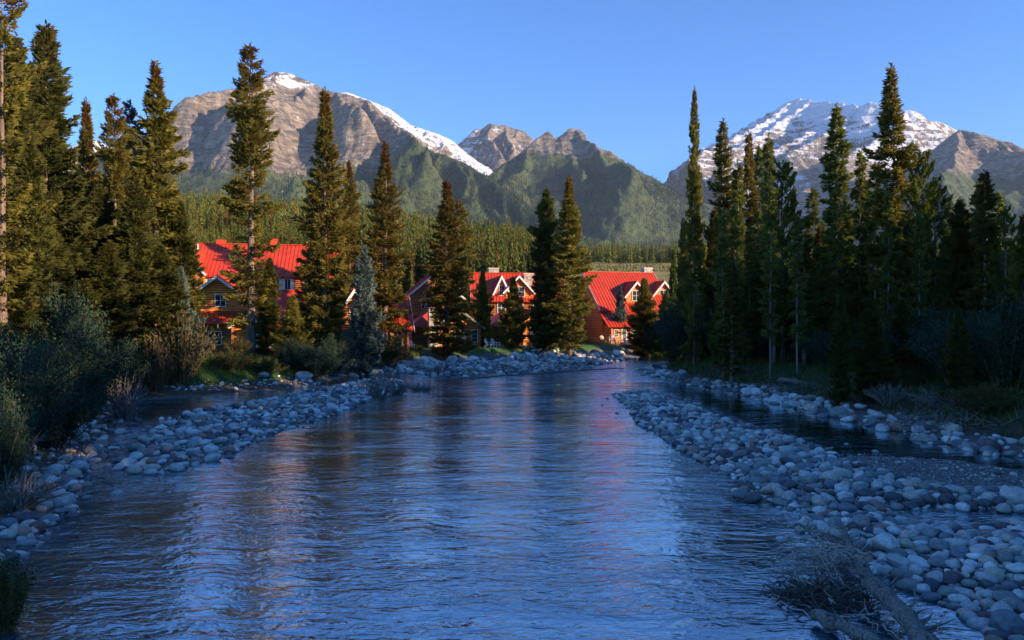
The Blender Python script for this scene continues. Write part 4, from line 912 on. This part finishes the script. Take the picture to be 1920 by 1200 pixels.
# the wood goes on to the right of and behind the camera (it shades the river)
N = 1700; xx = rng.uniform(26, 120, N); yy = rng.uniform(-110, 62, N); px_ = np.where(yy > 1, CX + FPX * xx / np.maximum(yy, 1), 5000)
k_ = (px_ > 2350) & (sdist(RIGHT, xx, yy) > 5)
forest('wood_outside_view', np.stack([xx, yy, 1.4 + 0 * xx, rng.uniform(18, 28, N)], 1)[k_], [lite_tree(400 + i, 13, 8, .15) for i in range(4)], M_far, 12, wid=1.15)

# ------------------------------------------------------------------ shrubs
def shrub(seed, Rr, Hh, nst, leaves, mat, twigm, ll=.11, lw=.028, spread=1.0, brown=.1, stem_r=.012, flower=0, flat=0.0):
    rs = np.random.default_rng(seed); mb = MB(); P = []; Dd = []
    for i in range(nst):
        a = rs.uniform(0, 6.283); q = rs.random() ** .6; L = Hh * rs.uniform(.65, 1.05); tip = np.array([math.cos(a) * Rr * q * spread, math.sin(a) * Rr * q * spread, L * (1 - .35 * q * q) * (1 - flat * rs.random())])
        b = np.array([math.cos(a), math.sin(a), 0]) * Rr * .25 * rs.random(); mid = (b + tip) / 2 + np.array([rs.normal(0, .12), rs.normal(0, .12), .16 * L])
        ts = np.linspace(0, 1, 6)[:, None]; C = (1 - ts) ** 2 * b + 2 * ts * (1 - ts) * mid + ts ** 2 * tip
        mb.tube([tuple(c) for c in C], [stem_r * (1.2 - t) + .003 for t in ts[:, 0]], 3)
        n_ = leaves // nst
        if n_ <= 0:
            for s in range(3):
                t = rs.uniform(.35, .95); c = (1 - t) ** 2 * b + 2 * t * (1 - t) * mid + t * t * tip; dd = (tip - b) / L + rs.normal(0, .6, 3); e = c + dd * rs.uniform(.15, .4) * Hh * .6
                mb.tube([tuple(c), tuple((c + e) / 2 + rs.normal(0, .02, 3)), tuple(e)], [stem_r * .5, stem_r * .35, .002], 3)
            continue
        t = rs.uniform(.18, 1.0, n_)[:, None]; c = (1 - t) ** 2 * b + 2 * t * (1 - t) * mid + t * t * tip
        off = rs.normal(0, 1, (n_, 3)); off *= (rs.random((n_, 1)) ** .5) * .20 * (Hh / 2) / (np.linalg.norm(off, axis=1)[:, None]); c = c + off
        d = off * 4 / (Hh / 2) + (tip - b) / L * .3 + rs.normal(0, .6, (n_, 3)); d /= np.linalg.norm(d, axis=1)[:, None]; P.append(c); Dd.append(d)
    stem = mb.mesh('stem', twigm)
    if not P: return stem, None
    P = np.concatenate(P); Dd = np.concatenate(Dd); P[:, 2] = np.maximum(P[:, 2], .03); n_ = len(P)
    V, c = tufts(P, Dd, ll * rs.uniform(.6, 1.3, n_), lw * rs.uniform(.7, 1.3, n_), rs, False)
    tt = np.clip(rs.normal(.45, .22, n_) + .3 * (vnoise(P[:, 0] * 2, P[:, 1] * 2 + P[:, 2] * 2, seed) - .5), 0, 1); bb = (rs.random(n_) < brown) * rs.uniform(.4, 1, n_)
    col = np.repeat(np.stack([tt, bb, 0 * tt], 1), 4, 0)
    return stem, mesh_np('foliage', V, np.arange(len(V)).reshape(-1, 4), mat, col)
SP = {'willow': [shrub(1, 1.7, 2.6, 60, 17000, M_willow, M_bark, ll=.07, lw=.026), shrub(2, 1.8, 2.4, 60, 17000, M_willow, M_bark, ll=.07, lw=.026), shrub(8, 1.6, 3.0, 60, 17000, M_willow, M_bark, ll=.07, lw=.026)],
      'shrub': [shrub(3, 1.5, 1.7, 50, 9000, M_shrub, M_dry, ll=.075, lw=.022, brown=.25), shrub(4, 1.5, 1.6, 50, 9000, M_shrub, M_dry, ll=.075, lw=.022, brown=.1)],
      'dry': [shrub(5, 1.6, 1.9, 90, 1800, M_shrub, M_dry, ll=.11, lw=.026, brown=.6, stem_r=.02)],
      'bare': [shrub(6, 1.3, 1.2, 80, 0, None, M_dead, stem_r=.018), shrub(9, 1.4, 1.0, 70, 0, None, M_dead, stem_r=.02, flat=.6)],
      'bloom': [shrub(7, .9, 1.1, 30, 2400, M_flower, M_dry, ll=.08, lw=.035, brown=0)]}
SF = {}
def bush(kind, var, px, py, y, w, h, label, group=None, z=None):
    """w, h: width and height in photo pixels; py of its foot"""
    v = var % len(SP[kind]); stem, fol = SP[kind][v]; x = (px - CX) / FPX * y
    zb = h1(x, y) if z is None else z; zb = max(zb, -.1)
    key = (kind, v); nm = {'willow': 'willow_bush', 'shrub': 'leafy_shrub', 'dry': 'dry_shrub', 'bare': 'bare_twig_shrub', 'bloom': 'flowering_shrub'}[kind]
    if key not in SF:
        r = empty(nm, (0, 0, 0), label, 'bush', group); add_kid(r, obj('stem', stem, r))
        if fol: add_kid(r, obj('foliage', fol, r))
        SF[key] = r
    else: r = dup(SF[key])
    if 'group' in r: del r['group']
    RR = {'willow': 1.75, 'shrub': 1.5, 'dry': 1.6, 'bare': 1.35, 'bloom': .9}[kind]; HH = {'willow': 2.6, 'shrub': 1.7, 'dry': 1.9, 'bare': 1.1, 'bloom': 1.1}[kind]
    r.location = (x, y, zb - .08); sw = w / 2 * y / FPX / RR; sh = h * y / FPX / HH; r.scale = (sw, sw, sh); r.rotation_euler = (0, 0, random.uniform(0, 6.28))
    tag(r, label, 'bush', group); return r
B = [('willow', 0, 20, 0, 24, 230, 250, 'big teal willow bush at the left edge above the bank stones'), ('willow', 1, 95, 0, 28, 180, 180, 'teal willow bush over the pinkish bank stones'),
     ('willow', 2, 155, 0, 35, 180, 150, 'teal willow bush behind the bare white branches'), ('willow', 0, 40, 0, 31, 200, 180, 'tall dark willow bush under the leftmost conifers'),
     ('willow', 1, 215, 0, 45, 130, 140, 'dark willow bush where the side channel meets the left bank'), ('willow', 2, 120, 0, 38, 200, 190, 'shaded willow bush behind the front teal ones'),
     ('willow', 2, -10, 0, 20, 170, 200, 'willow bush at the left edge with bare branches below'),
     ('shrub', 0, 8, 0, 12.2, 110, 170, 'small leafy shrub in the lower left corner at the waterside'),
     ('dry', 0, 340, 0, 53, 150, 135, 'large brown twiggy shrub left of the grassy bank'), ('dry', 0, 292, 0, 50, 95, 110, 'brown shrub beside the side channel, left of the larger one'),
     ('shrub', 1, 440, 0, 57, 110, 40, 'low green shrub on the bank under the orange wall'), ('shrub', 0, 500, 0, 58, 80, 36, 'green shrub left of the round boulder'),
     ('willow', 1, 590, 0, 63, 110, 72, 'dark bluish bush behind the round boulder'), ('willow', 0, 550, 0, 64, 70, 60, 'dark bush between the flower-box window and the round boulder'),
     ('willow', 2, 625, 0, 66, 70, 70, 'dark bush at the left corner of the middle cabin'), ('shrub', 1, 712, 0, 74, 110, 75, 'sunlit green-brown shrub in front of the middle cabin'),
     ('dry', 0, 752, 0, 78, 60, 40, 'tan shrub next to the sunlit green-brown one'), ('dry', 0, 720, 0, 71.5, 80, 26, 'low tan brush at the edge of the small inlet'),
     ('bloom', 0, 517, 0, 69, 32, 34, 'white flowering shrub right of the flower-box window'), ('bloom', 0, 617, 0, 71, 14, 14, 'tiny white flowering shrub before the middle cabin'),
     ('shrub', 1, 876, 0, 92, 26, 24, 'small green shrub at the green-edged gable'), ('shrub', 0, 445, 0, 62, 60, 50, 'pale shrub at the foot of the bare brown trunk'),
     ('willow', 1, 1300, 0, 78, 150, 120, 'big grey-green willow at the left tip of the right bank'), ('willow', 2, 1262, 0, 84, 80, 105, 'grey-green willow overhanging the far river bend'),
     ('willow', 0, 1350, 0, 70, 130, 110, 'grey-green willow at the front of the right bank under the bright young conifer'), ('willow', 2, 1225, 0, 104, 50, 58, 'small willow below the right lodge corner'),
     ('willow', 1, 1420, 0, 62, 110, 70, 'dark low bush along the right bank, before the rusty-topped conifer'), ('willow', 0, 1560, 0, 53, 130, 75, 'dark low bush right of the fallen log'),
     ('willow', 2, 1640, 0, 50, 110, 75, 'teal low bush under the pole-thin conifers'), ('willow', 1, 1730, 0, 44, 190, 150, 'large teal bush below the yellow-green pines'),
     ('willow', 0, 1800, 0, 40, 190, 140, 'large dark bush over the right bank boulders'), ('willow', 2, 1890, 0, 37, 190, 160, 'large dark bush at the right edge'),
     ('shrub', 0, 1500, 0, 57, 60, 30, 'small dark shrub left of the fallen log'), ('shrub', 1, 1690, 0, 42.5, 120, 50, 'low shrub in front of the large teal bush'), ('shrub', 0, 1850, 0, 34, 150, 60, 'low leafy shrub over the boulders at the right edge')]
for q in B: bush(q[0], q[1], q[2], q[3], q[4], q[5], q[6], q[7])
bush('bare', 0, 232, 0, 37.5, 110, 80, 'bare pale twig shrub leaning over the left bank water')
bush('bare', 1, 25, 0, 19.5, 200, 110, 'bare grey branches lying over the left bank stones')
bush('bare', 0, 10, 0, 23, 150, 120, 'bare branches under the teal willow at the left edge')
bush('bare', 0, 712, 0, 48, 75, 50, 'bare pale twig shrub standing in the river, front one', z=-.05)
bush('bare', 1, 790, 0, 54, 90, 32, 'bare pale twig shrub standing in the river, back one', z=-.05)
bush('bare', 0, 745, 0, 51, 60, 30, 'bare pale twig shrub between the two others in the river', z=-.05)
bush('bare', 1, 1380, 0, 60, 90, 30, 'bare twigs at the waterline of the right bank')
bush('bare', 1, 1770, 0, 37, 150, 50, 'bare fallen branches above the right bank boulders')
bush('bare', 0, 1670, 0, 40, 110, 40, 'bare twigs under the large teal bush')
bush('bare', 1, 820, 0, 69, 70, 28, 'dark bare brush at the tip of the rocky apron')
# ------------------------------------------------------------------ stones
import bmesh
def ico(sub):
    bm = bmesh.new(); bmesh.ops.create_icosphere(bm, subdivisions=sub, radius=1)
    V = np.array([v.co[:] for v in bm.verts]); F = np.array([[v.index for v in f.verts] for f in bm.faces]); bm.free(); return V, F
def stone_shape(seed, sub, angular=0.0):
    rs = np.random.default_rng(seed); V, F = ico(sub)
    for _ in range(5):
        d = rs.normal(size=3); d /= np.linalg.norm(d); k = V @ d; V = V * (1 + .13 * rs.uniform(-1, 1) * np.sin(k * rs.uniform(1.5, 3) + rs.uniform(0, 6)))[:, None]
    for _ in range(int(4 + 8 * angular)):
        d = rs.normal(size=3); d /= np.linalg.norm(d); c = rs.uniform(.62, .9); k = V @ d; V = V - np.outer(np.maximum(k - c, 0) * (.6 + .35 * angular), d)
    if sub > 2: V = V * (1 + .035 * (vnoise(V[:, 0] * 4 + seed, V[:, 1] * 4 + V[:, 2] * 3) - .5))[:, None]
    return V, F
S_hi = [stone_shape(500 + i, 4) for i in range(9)]; S_an = [stone_shape(600 + i, 4, 1.0) for i in range(6)]
S_lo = [stone_shape(700 + i, 2, .8 * (i % 2)) for i in range(10)]
ME_hi = [mesh_np('stone', V, F, M_stone, None, True) for V, F in S_hi]; ME_an = [mesh_np('boulder', V, F, M_stone, None, True) for V, F in S_an]

def scatter(poly, n, smin, smax, seed, pw=2.2, spread=.62, ext=None):
    rs = np.random.default_rng(seed); P = np.array(poly); x0, y0 = P.min(0); x1, y1 = P.max(0)
    x1 = min(x1, 30); out = []; cell = {}; cs = smax * 1.1; tries = 0
    sizes = np.sort(smin + (smax - smin) * rs.random(n) ** pw)[::-1]
    M = 120000; xs = rs.uniform(x0, x1, M); ys = rs.uniform(y0, y1, M); d = sdist(poly, xs, ys); ok = d > (0 if ext is None else -ext)
    xs, ys, d = xs[ok], ys[ok], d[ok]; j = 0
    for s in sizes:
        for _ in range(14):
            if j >= len(xs): return np.array(out)
            x, y = xs[j], ys[j]; j += 1
            cx, cy = int(x // cs), int(y // cs); good = True
            for a in (-1, 0, 1):
                for b in (-1, 0, 1):
                    for (u, v, w) in cell.get((cx + a, cy + b), ()):
                        if (u - x) ** 2 + (v - y) ** 2 < ((s + w) * .5 * spread) ** 2: good = False; break
                    if not good: break
                if not good: break
            if good: cell.setdefault((cx, cy), []).append((x, y, s)); out.append((x, y, s)); break
    return np.array(out)
zones = {
 'right': (scatter(RBAR, 7500, .05, .52, 1, 5.8, .72, 0), 'rounded river cobble on the long right gravel bar', 'cobbles on the long right gravel bar', 105),
 'low': (scatter(LOWBAR, 7500, .03, .42, 2, 6.4, .72, .1), 'rounded river cobble on the gravel beside the driftwood', 'cobbles on the gravel beside the driftwood', 75),
 'leftbar': (scatter(LEFTBAR, 5200, .06, .56, 3, 5.0, .72, 0), 'pale rounded cobble on the left gravel bar', 'cobbles on the left gravel bar', 45),
}
spec = []; small = []
for k, (S, lab, grp, nbig) in zones.items():
    vis = (CX + FPX * S[:, 0] / S[:, 1] < 1940) & (S[:, 1] > 11.3)
    app = np.where(vis, S[:, 2] / S[:, 1], 0); o_ = np.argsort(-app)
    for i in o_[:nbig]: spec.append((S[i, 0], S[i, 1], S[i, 2], lab, grp, 'hi'))
    small.append(S[o_[nbig:]])
small.append(scatter(GFLAT, 1500, .03, .12, 4, 2.0, .9, 0))
# sparse stones standing in the shallows and bank stones below 300
def band(poly, n, lo, hi, smin, smax, seed, xr=(-30, 30), yr=(10, 110), pw=2):
    rs = np.random.default_rng(seed); xs = rs.uniform(*xr, n * 40); ys = rs.uniform(*yr, n * 40); d = sdist(poly, xs, ys); k = (d > lo) & (d < hi); k &= np.abs((xs / ys)) < .75
    xs, ys = xs[k][:n], ys[k][:n]; return np.stack([xs, ys, smin + (smax - smin) * rs.random(len(xs)) ** pw], 1)
small.append(band(RBAR, 420, -2.6, 0, .05, .32, 11, pw=3)); small.append(band(LEFTBAR, 420, -3.0, 0, .06, .36, 12, pw=3)); small.append(band(LOWBAR, 160, -1.6, .1, .05, .35, 13, (5, 14), (10, 22)))
small.append(band(LEFT, 300, -.3, 1.2, .12, .5, 14, (-16, 0), (14, 60))); small.append(band(RIGHT, 700, -.8, 2.2, .15, .75, 15, (8, 30), (25, 80)))
small.append(band(LEFT, 2200, -.6, 12.0, .15, .7, 16, (-14, 20), (62, 100), 1.6))
small.append(band(LAWN, 900, -.6, 1.8, .10, .45, 17, (-26, -8), (20, 72), 2.5))
small = np.concatenate(small)
# big stones on the banks: individuals
def row(path, n, smin, smax, jit, seed, lab, grp, kind='an', zoff=0):
    rs = np.random.default_rng(seed); P = np.array([G(*q) for q in path]); L = np.concatenate([[0], np.cumsum(np.hypot(*np.diff(P, axis=0).T))])
    for i in range(n):
        s = L[-1] * (i + rs.random()) / n; x = np.interp(s, L, P[:, 0]) + rs.normal(0, jit * .4); y = np.interp(s, L, P[:, 1]) + rs.normal(0, jit)
        spec.append((x, y, smin + (smax - smin) * rs.random() ** 1.8, lab, grp, kind))
row([(655, 704), (740, 699), (800, 690), (900, 685), (1000, 680), (1100, 676), (1170, 670)], 84, .75, 1.6, 1.0, 21, 'grey boulder in the stone revetment below the lodge lawn', 'boulders of the lawn revetment')
row([(640, 706), (690, 700), (740, 695)], 10, .5, 1.0, .8, 22, 'small pale boulder heaped below the middle cabin', 'boulders heaped below the middle cabin')
row([(0, 1020), (50, 990), (100, 950), (118, 920)], 13, .35, .8, .5, 23, 'large rounded stone on the left bank edge in the shade', 'large stones on the left bank edge', 'hi')
row([(150, 895), (190, 855), (215, 815), (250, 785)], 10, .4, .8, .6, 24, 'pinkish stone on the left bank by the side channel', 'stones by the side channel', 'hi')
row([(1210, 693), (1280, 717), (1400, 741), (1500, 763), (1600, 788), (1700, 812), (1800, 838), (1935, 862)], 46, .45, 1.15, .8, 25, 'shaded grey boulder along the right bank waterline', 'boulders along the right bank', 'an')
one = [(570, 716, 1.35, 'hi', 'large round grey boulder at the foot of the left grassy bank'), (495, 724, .95, 'hi', 'smaller pale boulder left of the large round one'), (965, 680, 1.7, 'an', 'largest dark peaked boulder in the lawn revetment'),
       (1912, 948, .95, 'hi', 'large boulder at the right edge of the gravel bar'), (1560, 915, .62, 'hi', 'pale domed stone in the middle of the right gravel bar'), (1660, 1040, .72, 'hi', 'large speckled grey stone beside the driftwood log'),
       (1688, 1068, .50, 'an', 'purple-grey streaked stone below the speckled one'), (1690, 1085, .46, 'hi', 'pale stone touching the water right of the log'), (1700, 1102, .42, 'hi', 'dark red-brown wet stone at the pool edge'),
       (1630, 962, .42, 'an', 'red and white striped stone between the gravel bars'), (1890, 1185, .66, 'an', 'big angular stone in the lower right corner'), (1452, 928, .5, 'hi', 'tan oblong stone at the water edge of the right bar'),
       (1388, 935, .42, 'an', 'pointed pale stone at the left corner of the right bar'), (218, 925, .4, 'hi', 'single stone standing in the shallow left water'), (148, 886, .8, 'hi', 'flat pink stone on the left bank'),
       (1360, 862, .66, 'hi', 'bluish flat stone on the right gravel bar'), (1600, 1090, .4, 'hi', 'wet stone behind the driftwood log')]
for a, b, s, k, lab in one:
    x, y = G(a, b); spec.append((x, y, s, lab, None, k))
for i, (x, y, s, lab, grp, kind) in enumerate(spec):
    me = random.choice(ME_hi if kind == 'hi' else ME_an); nm = 'river_stone' if kind == 'hi' else 'boulder'
    o = bpy.data.objects.new(nm, me); COL.objects.link(o); f = random.uniform(.5, .72) if kind == 'hi' else random.uniform(.62, .85)
    o.scale = (s / 2 * random.uniform(.95, 1.2), s / 2 * random.uniform(.75, 1.0), s / 2 * f)
    z = h1(x, y); o.location = (x, y, max(z, -.12) + s * f * .5 * random.uniform(.35, .75)); o.rotation_euler = (random.uniform(-.3, .3), random.uniform(-.3, .3), random.uniform(0, 6.28))
    tag(o, lab, 'stone', grp)
def stone_field(name, S, seed):
    rs = np.random.default_rng(seed); H_ = hgt(S[:, 0], S[:, 1]); VV = []; FF = []; CC = []; base = 0; which = rs.integers(0, len(S_lo), len(S))
    for j, (V, F) in enumerate(S_lo):
        k = which == j; Q = S[k]; N = len(Q); h_ = H_[k]; a = rs.uniform(0, 6.28, N); r = Q[:, 2] / 2; f = rs.uniform(.45, .8, N)
        vx = V[None, :, 0] * (r * rs.uniform(.9, 1.25, N))[:, None]; vy = V[None, :, 1] * (r * rs.uniform(.7, 1.0, N))[:, None]; vz = V[None, :, 2] * (r * f)[:, None]
        tl_ = rs.uniform(-.35, .35, N)[:, None]; vx, vz = vx * np.cos(tl_) - vz * np.sin(tl_), vx * np.sin(tl_) + vz * np.cos(tl_)
        x = vx * np.cos(a)[:, None] - vy * np.sin(a)[:, None] + Q[:, 0, None]; y = vx * np.sin(a)[:, None] + vy * np.cos(a)[:, None] + Q[:, 1, None]
        z = vz + (np.maximum(h_, -.35) + r * f * rs.uniform(.05, .75, N))[:, None]
        VV.append(np.stack([x, y, z], -1).reshape(-1, 3)); FF.append((F[None] + (base + len(V) * np.arange(N))[:, None, None]).reshape(-1, 3)); t = rs.random(N)
        CC.append(np.repeat(np.stack([t, t, t], 1), len(V), 0)); base += len(V) * N
    o = obj(name, mesh_np(name, np.concatenate(VV), np.concatenate(FF), M_cobble, np.concatenate(CC), True)); tag(o, kind='stuff'); return o
stone_field('gravel_and_cobbles', small, 31)
# little cairn
cx, cy = G(1306, 765); zc = h1(cx, cy) + .15
r = empty('stone_cairn', (cx, cy, zc - .15), 'small stacked cairn of flat stones on the far end of the right bar', 'cairn')
for i, s in enumerate((.62, .5, .42, .3, .2)):
    o = obj('stone', ME_hi[i], r); add_kid(r, o); o.scale = (s / 2, s / 2 * .9, s * .16); o.location = (.03 * (i % 2), 0, .12 + i * .145)

# ------------------------------------------------------------------ grass
def blades(name, X, Y, Hh, seed, brown=.15, w=.012):
    rs = np.random.default_rng(seed); N = len(X); Z = hgt(X, Y); a = rs.uniform(0, 6.28, N); ln = Hh * rs.uniform(.5, 1.2, N); l2 = rs.uniform(0, 6.28, N); le = ln * rs.uniform(.1, .6, N)
    ww = w * rs.uniform(.6, 1.5, N); p = np.stack([X, Y, Z - .03], 1); dx = np.stack([np.cos(a) * ww, np.sin(a) * ww, 0 * a], 1); tp = p + np.stack([np.cos(l2) * le, np.sin(l2) * le, ln], 1)
    V = np.stack([p - dx, p + dx, tp], 1).reshape(-1, 3); t = rs.random(N); b = (rs.random(N) < brown) * .8
    o = obj(name, mesh_np(name, V, np.arange(3 * N).reshape(-1, 3), M_grass, np.repeat(np.stack([t, b, 0 * t], 1), 3, 0))); tag(o, kind='stuff'); return o
N = 90000; xs = rng.uniform(-42, 12, N); ys = rng.uniform(45, 100, N); d = sdist(LAWN, xs, ys); k_ = (d > 1.2) & (d < 12) & (xs / ys < -.12); blades('bank_grass', xs[k_], ys[k_], .55, 3, .2, .03)
N = 90000; xs = rng.uniform(-14, 40, N); ys = rng.uniform(84, 128, N); d = sdist(LAWN, xs, ys); k_ = (d > 1.8) & (ys < 126); blades('lawn_grass', xs[k_], ys[k_], .10, 4, .0, .03)
N = 40000; xs = rng.uniform(12, 40, N); ys = rng.uniform(30, 90, N); d = sdist(RIGHT, xs, ys); k_ = (d > 2.5) & (d < 14); blades('undergrowth', xs[k_], ys[k_], .5, 5, .3, .03)

# ------------------------------------------------------------------ driftwood
def wander(a, b, n, j, rs, sag=0):
    a = np.array(a, float); b = np.array(b, float); P = [a + (b - a) * i / (n - 1) for i in range(n)]
    L = np.linalg.norm(b - a)
    return [tuple(p + (rs.normal(0, j * L, 3) if 0 < i < n - 1 else 0) + np.array([0, 0, sag * L * math.sin(math.pi * i / (n - 1))])) for i, p in enumerate(P)]
rs = np.random.default_rng(5)
def gp(px, py, z): x, y = G(px, py, z); return (x, y, z)
def logthing(name, pts, rad, label, twigs, stubs=12, mat=M_dead):
    pts = [Vector(q) for q in pts]; root = empty(name, pts[0], label, 'log'); o0 = pts[0]
    # bent, knobbly stem
    P = []; Rd = []
    for i in range(len(pts) - 1):
        for t in np.linspace(0, 1, 7)[: 7 if i == len(pts) - 2 else 6]:
            P.append((pts[i].lerp(pts[i + 1], t) - o0) + Vector(rs.normal(0, .02, 3))); Rd.append((rad[i] + (rad[i + 1] - rad[i]) * t) * rs.uniform(.82, 1.15))
    MB().tube(P, Rd, 12).build('trunk', mat, root, True)
    for s in range(stubs):
        i = rs.integers(1, len(P) - 1); d = Vector(rs.normal(0, 1, 3)).normalized(); d.z = abs(d.z) * .6; q = P[i] + d * Rd[i] * .7; e = q + d * rs.uniform(.1, .45) * twigs
        MB().tube([q, (q + e) / 2 + Vector(rs.normal(0, .02, 3)), e], [Rd[i] * .22, Rd[i] * .14, .004], 5).build('branch', mat, root, True)
    return root
logthing('driftwood_log', [gp(1578, 985, .45), gp(1598, 1035, .42), gp(1640, 1100, .36), gp(1700, 1160, .30), gp(1760, 1235, .22)], [.05, .10, .135, .15, .17], 'long grey driftwood log slanting to the lower right over the water', 1.3, 60)
logthing('driftwood_log', [gp(1525, 1150, .16), gp(1590, 1175, .22), gp(1680, 1225, .14)], [.10, .11, .09], 'shorter dark log lying low in front of the long driftwood log', .9, 26)
logthing('driftwood_log', [gp(1490, 985, .32), gp(1540, 1000, .4), gp(1600, 1035, .36)], [.03, .055, .06], 'thin dark branch crossing behind the top of the driftwood log', .7, 9)
logthing('fallen_log', [gp(1460, 712, .9), gp(1490, 716, .85), gp(1530, 727, .55)], [.16, .2, .16], 'pale fallen log on the shaded right bank', .8, 6)
logthing('driftwood_log', [gp(1735, 1133, .08), gp(1705, 1142, .14), gp(1690, 1150, .3)], [.008, .014, .012], 'bright straight stick reaching right over the small pool', .2, 0, simple('peeled_wood', (.62, .56, .46), .6, 8))
logthing('driftwood_log', [gp(830, 712, .10), gp(950, 704, .14), gp(1100, 694, .12), gp(1170, 690, .1)], [.07, .09, .08, .04], 'long thin log lying along the edge of the rocky apron', 1.2, 8)
mb = MB()
cen = [gp(1500, 1000, .25), gp(1560, 1010, .3), gp(1530, 1060, .1), gp(1560, 1100, .1), gp(1600, 1150, .1)]
for i in range(70):
    c = np.array(cen[rs.integers(0, 5)]) + rs.normal(0, 1, 3) * np.array([.35, .5, .06]); c[2] = abs(c[2])
    a = rs.uniform(-.6, 3.4); L = rs.uniform(.25, 1.15); e = c + np.array([-abs(math.cos(a)) * L * rs.choice([1, 1, -.7]), -math.sin(a) * L * .7, rs.uniform(-.05, .75) * L]); e[2] = max(e[2], -.02)
    r0_ = rs.uniform(.009, .024); mb.tube(wander(c, e, 6, .10, rs), [r0_, r0_ * .9, r0_ * .8, r0_ * .6, r0_ * .4, .002], 4)
for a, b in (((1432, 1050, .35), (1502, 1098, .1)), ((1450, 985, .3), (1540, 1000, .35)), ((1500, 905, .9), (1512, 950, .2)), ((1520, 1160, .1), (1440, 1110, .05)), ((1640, 1150, .3), (1560, 1160, .25)), ((1655, 1170, .3), (1700, 1215, .3)), ((1713, 1105, .35), (1722, 1142, .05))):
    mb.tube(wander(gp(*a), gp(*b), 6, .02, rs), [.013, .012, .011, .009, .007, .004], 5)
hub = np.array(gp(1585, 1045, .4))
for i in range(42):
    a = rs.uniform(1.9, 5.2); L = rs.uniform(.5, 1.7); e = hub + np.array([math.cos(a) * L, math.sin(a) * L * .8, rs.uniform(-.35, .35)]); e[2] = max(e[2], -.02)
    r0_ = rs.uniform(.012, .030); mb.tube(wander(hub + rs.normal(0, .1, 3), e, 7, .05, rs, rs.uniform(-.1, .15)), [r0_, r0_ * .9, r0_ * .8, r0_ * .65, r0_ * .5, r0_ * .3, .002], 4)
o = mb.build('driftwood_twigs', bark('dry_driftwood', (.26, .19, .15), (.72, .60, .50), (20, 20, 8))); tag(o, kind='stuff')
mb = MB(); c0 = np.array(gp(1545, 1125, .0))
for i in range(280):
    c = c0 + rs.normal(0, 1, 3) * np.array([.36, .34, .07]); e = c + rs.normal(0, 1, 3) * np.array([.30, .30, .20]); c[2] = abs(c[2]); e[2] = abs(e[2])
    mb.tube(wander(c, e, 4, .12, rs), [.018, .015, .010, .004], 4)
o = mb.build('root_tangle', simple('wet_roots', (.085, .060, .045), .6, 6)); tag(o, kind='stuff')
mb = MB()
for i in range(60):
    x0, y0, z0 = gp(rs.uniform(1420, 1560), rs.uniform(722, 735), .5); L = rs.uniform(.6, 2.6); a = rs.uniform(0, 3.14); mb.tube(wander((x0, y0, z0), (x0 + math.cos(a) * L, y0 + math.sin(a) * L * .4, z0 + rs.uniform(-.1, .7)), 5, .05, rs), [.03, .025, .02, .012, .004], 4)
for i in range(90):
    x0, y0, z0 = gp(rs.uniform(1690, 1900), rs.uniform(770, 800), .6); L = rs.uniform(.5, 2.2); a = rs.uniform(0, 3.14); mb.tube(wander((x0, y0, z0), (x0 + math.cos(a) * L, y0 + math.sin(a) * L * .4, z0 + rs.uniform(-.2, .7)), 5, .05, rs), [.022, .02, .014, .01, .003], 4)
o = mb.build('bank_debris', M_dead); tag(o, kind='stuff')
# ------------------------------------------------------------------ haze: one closed box of air
mb = MB().box(-9500, 9500, -400, 14500, -8, 3200); me = bpy.data.meshes.new('haze'); me.from_pydata(mb.v, [], mb.f)
hz, nt, n, l, p = newmat('air'); n.remove(p); v = n.new('ShaderNodeVolumePrincipled'); v.inputs['Color'].default_value = (.62, .78, 1, 1); v.inputs['Density'].default_value = 2.8e-5; v.inputs['Anisotropy'].default_value = 0.0
l.new(v.outputs[0], n['Material Output'].inputs['Volume']); me.materials.append(hz)
o = obj('haze', me); tag(o, kind='stuff')
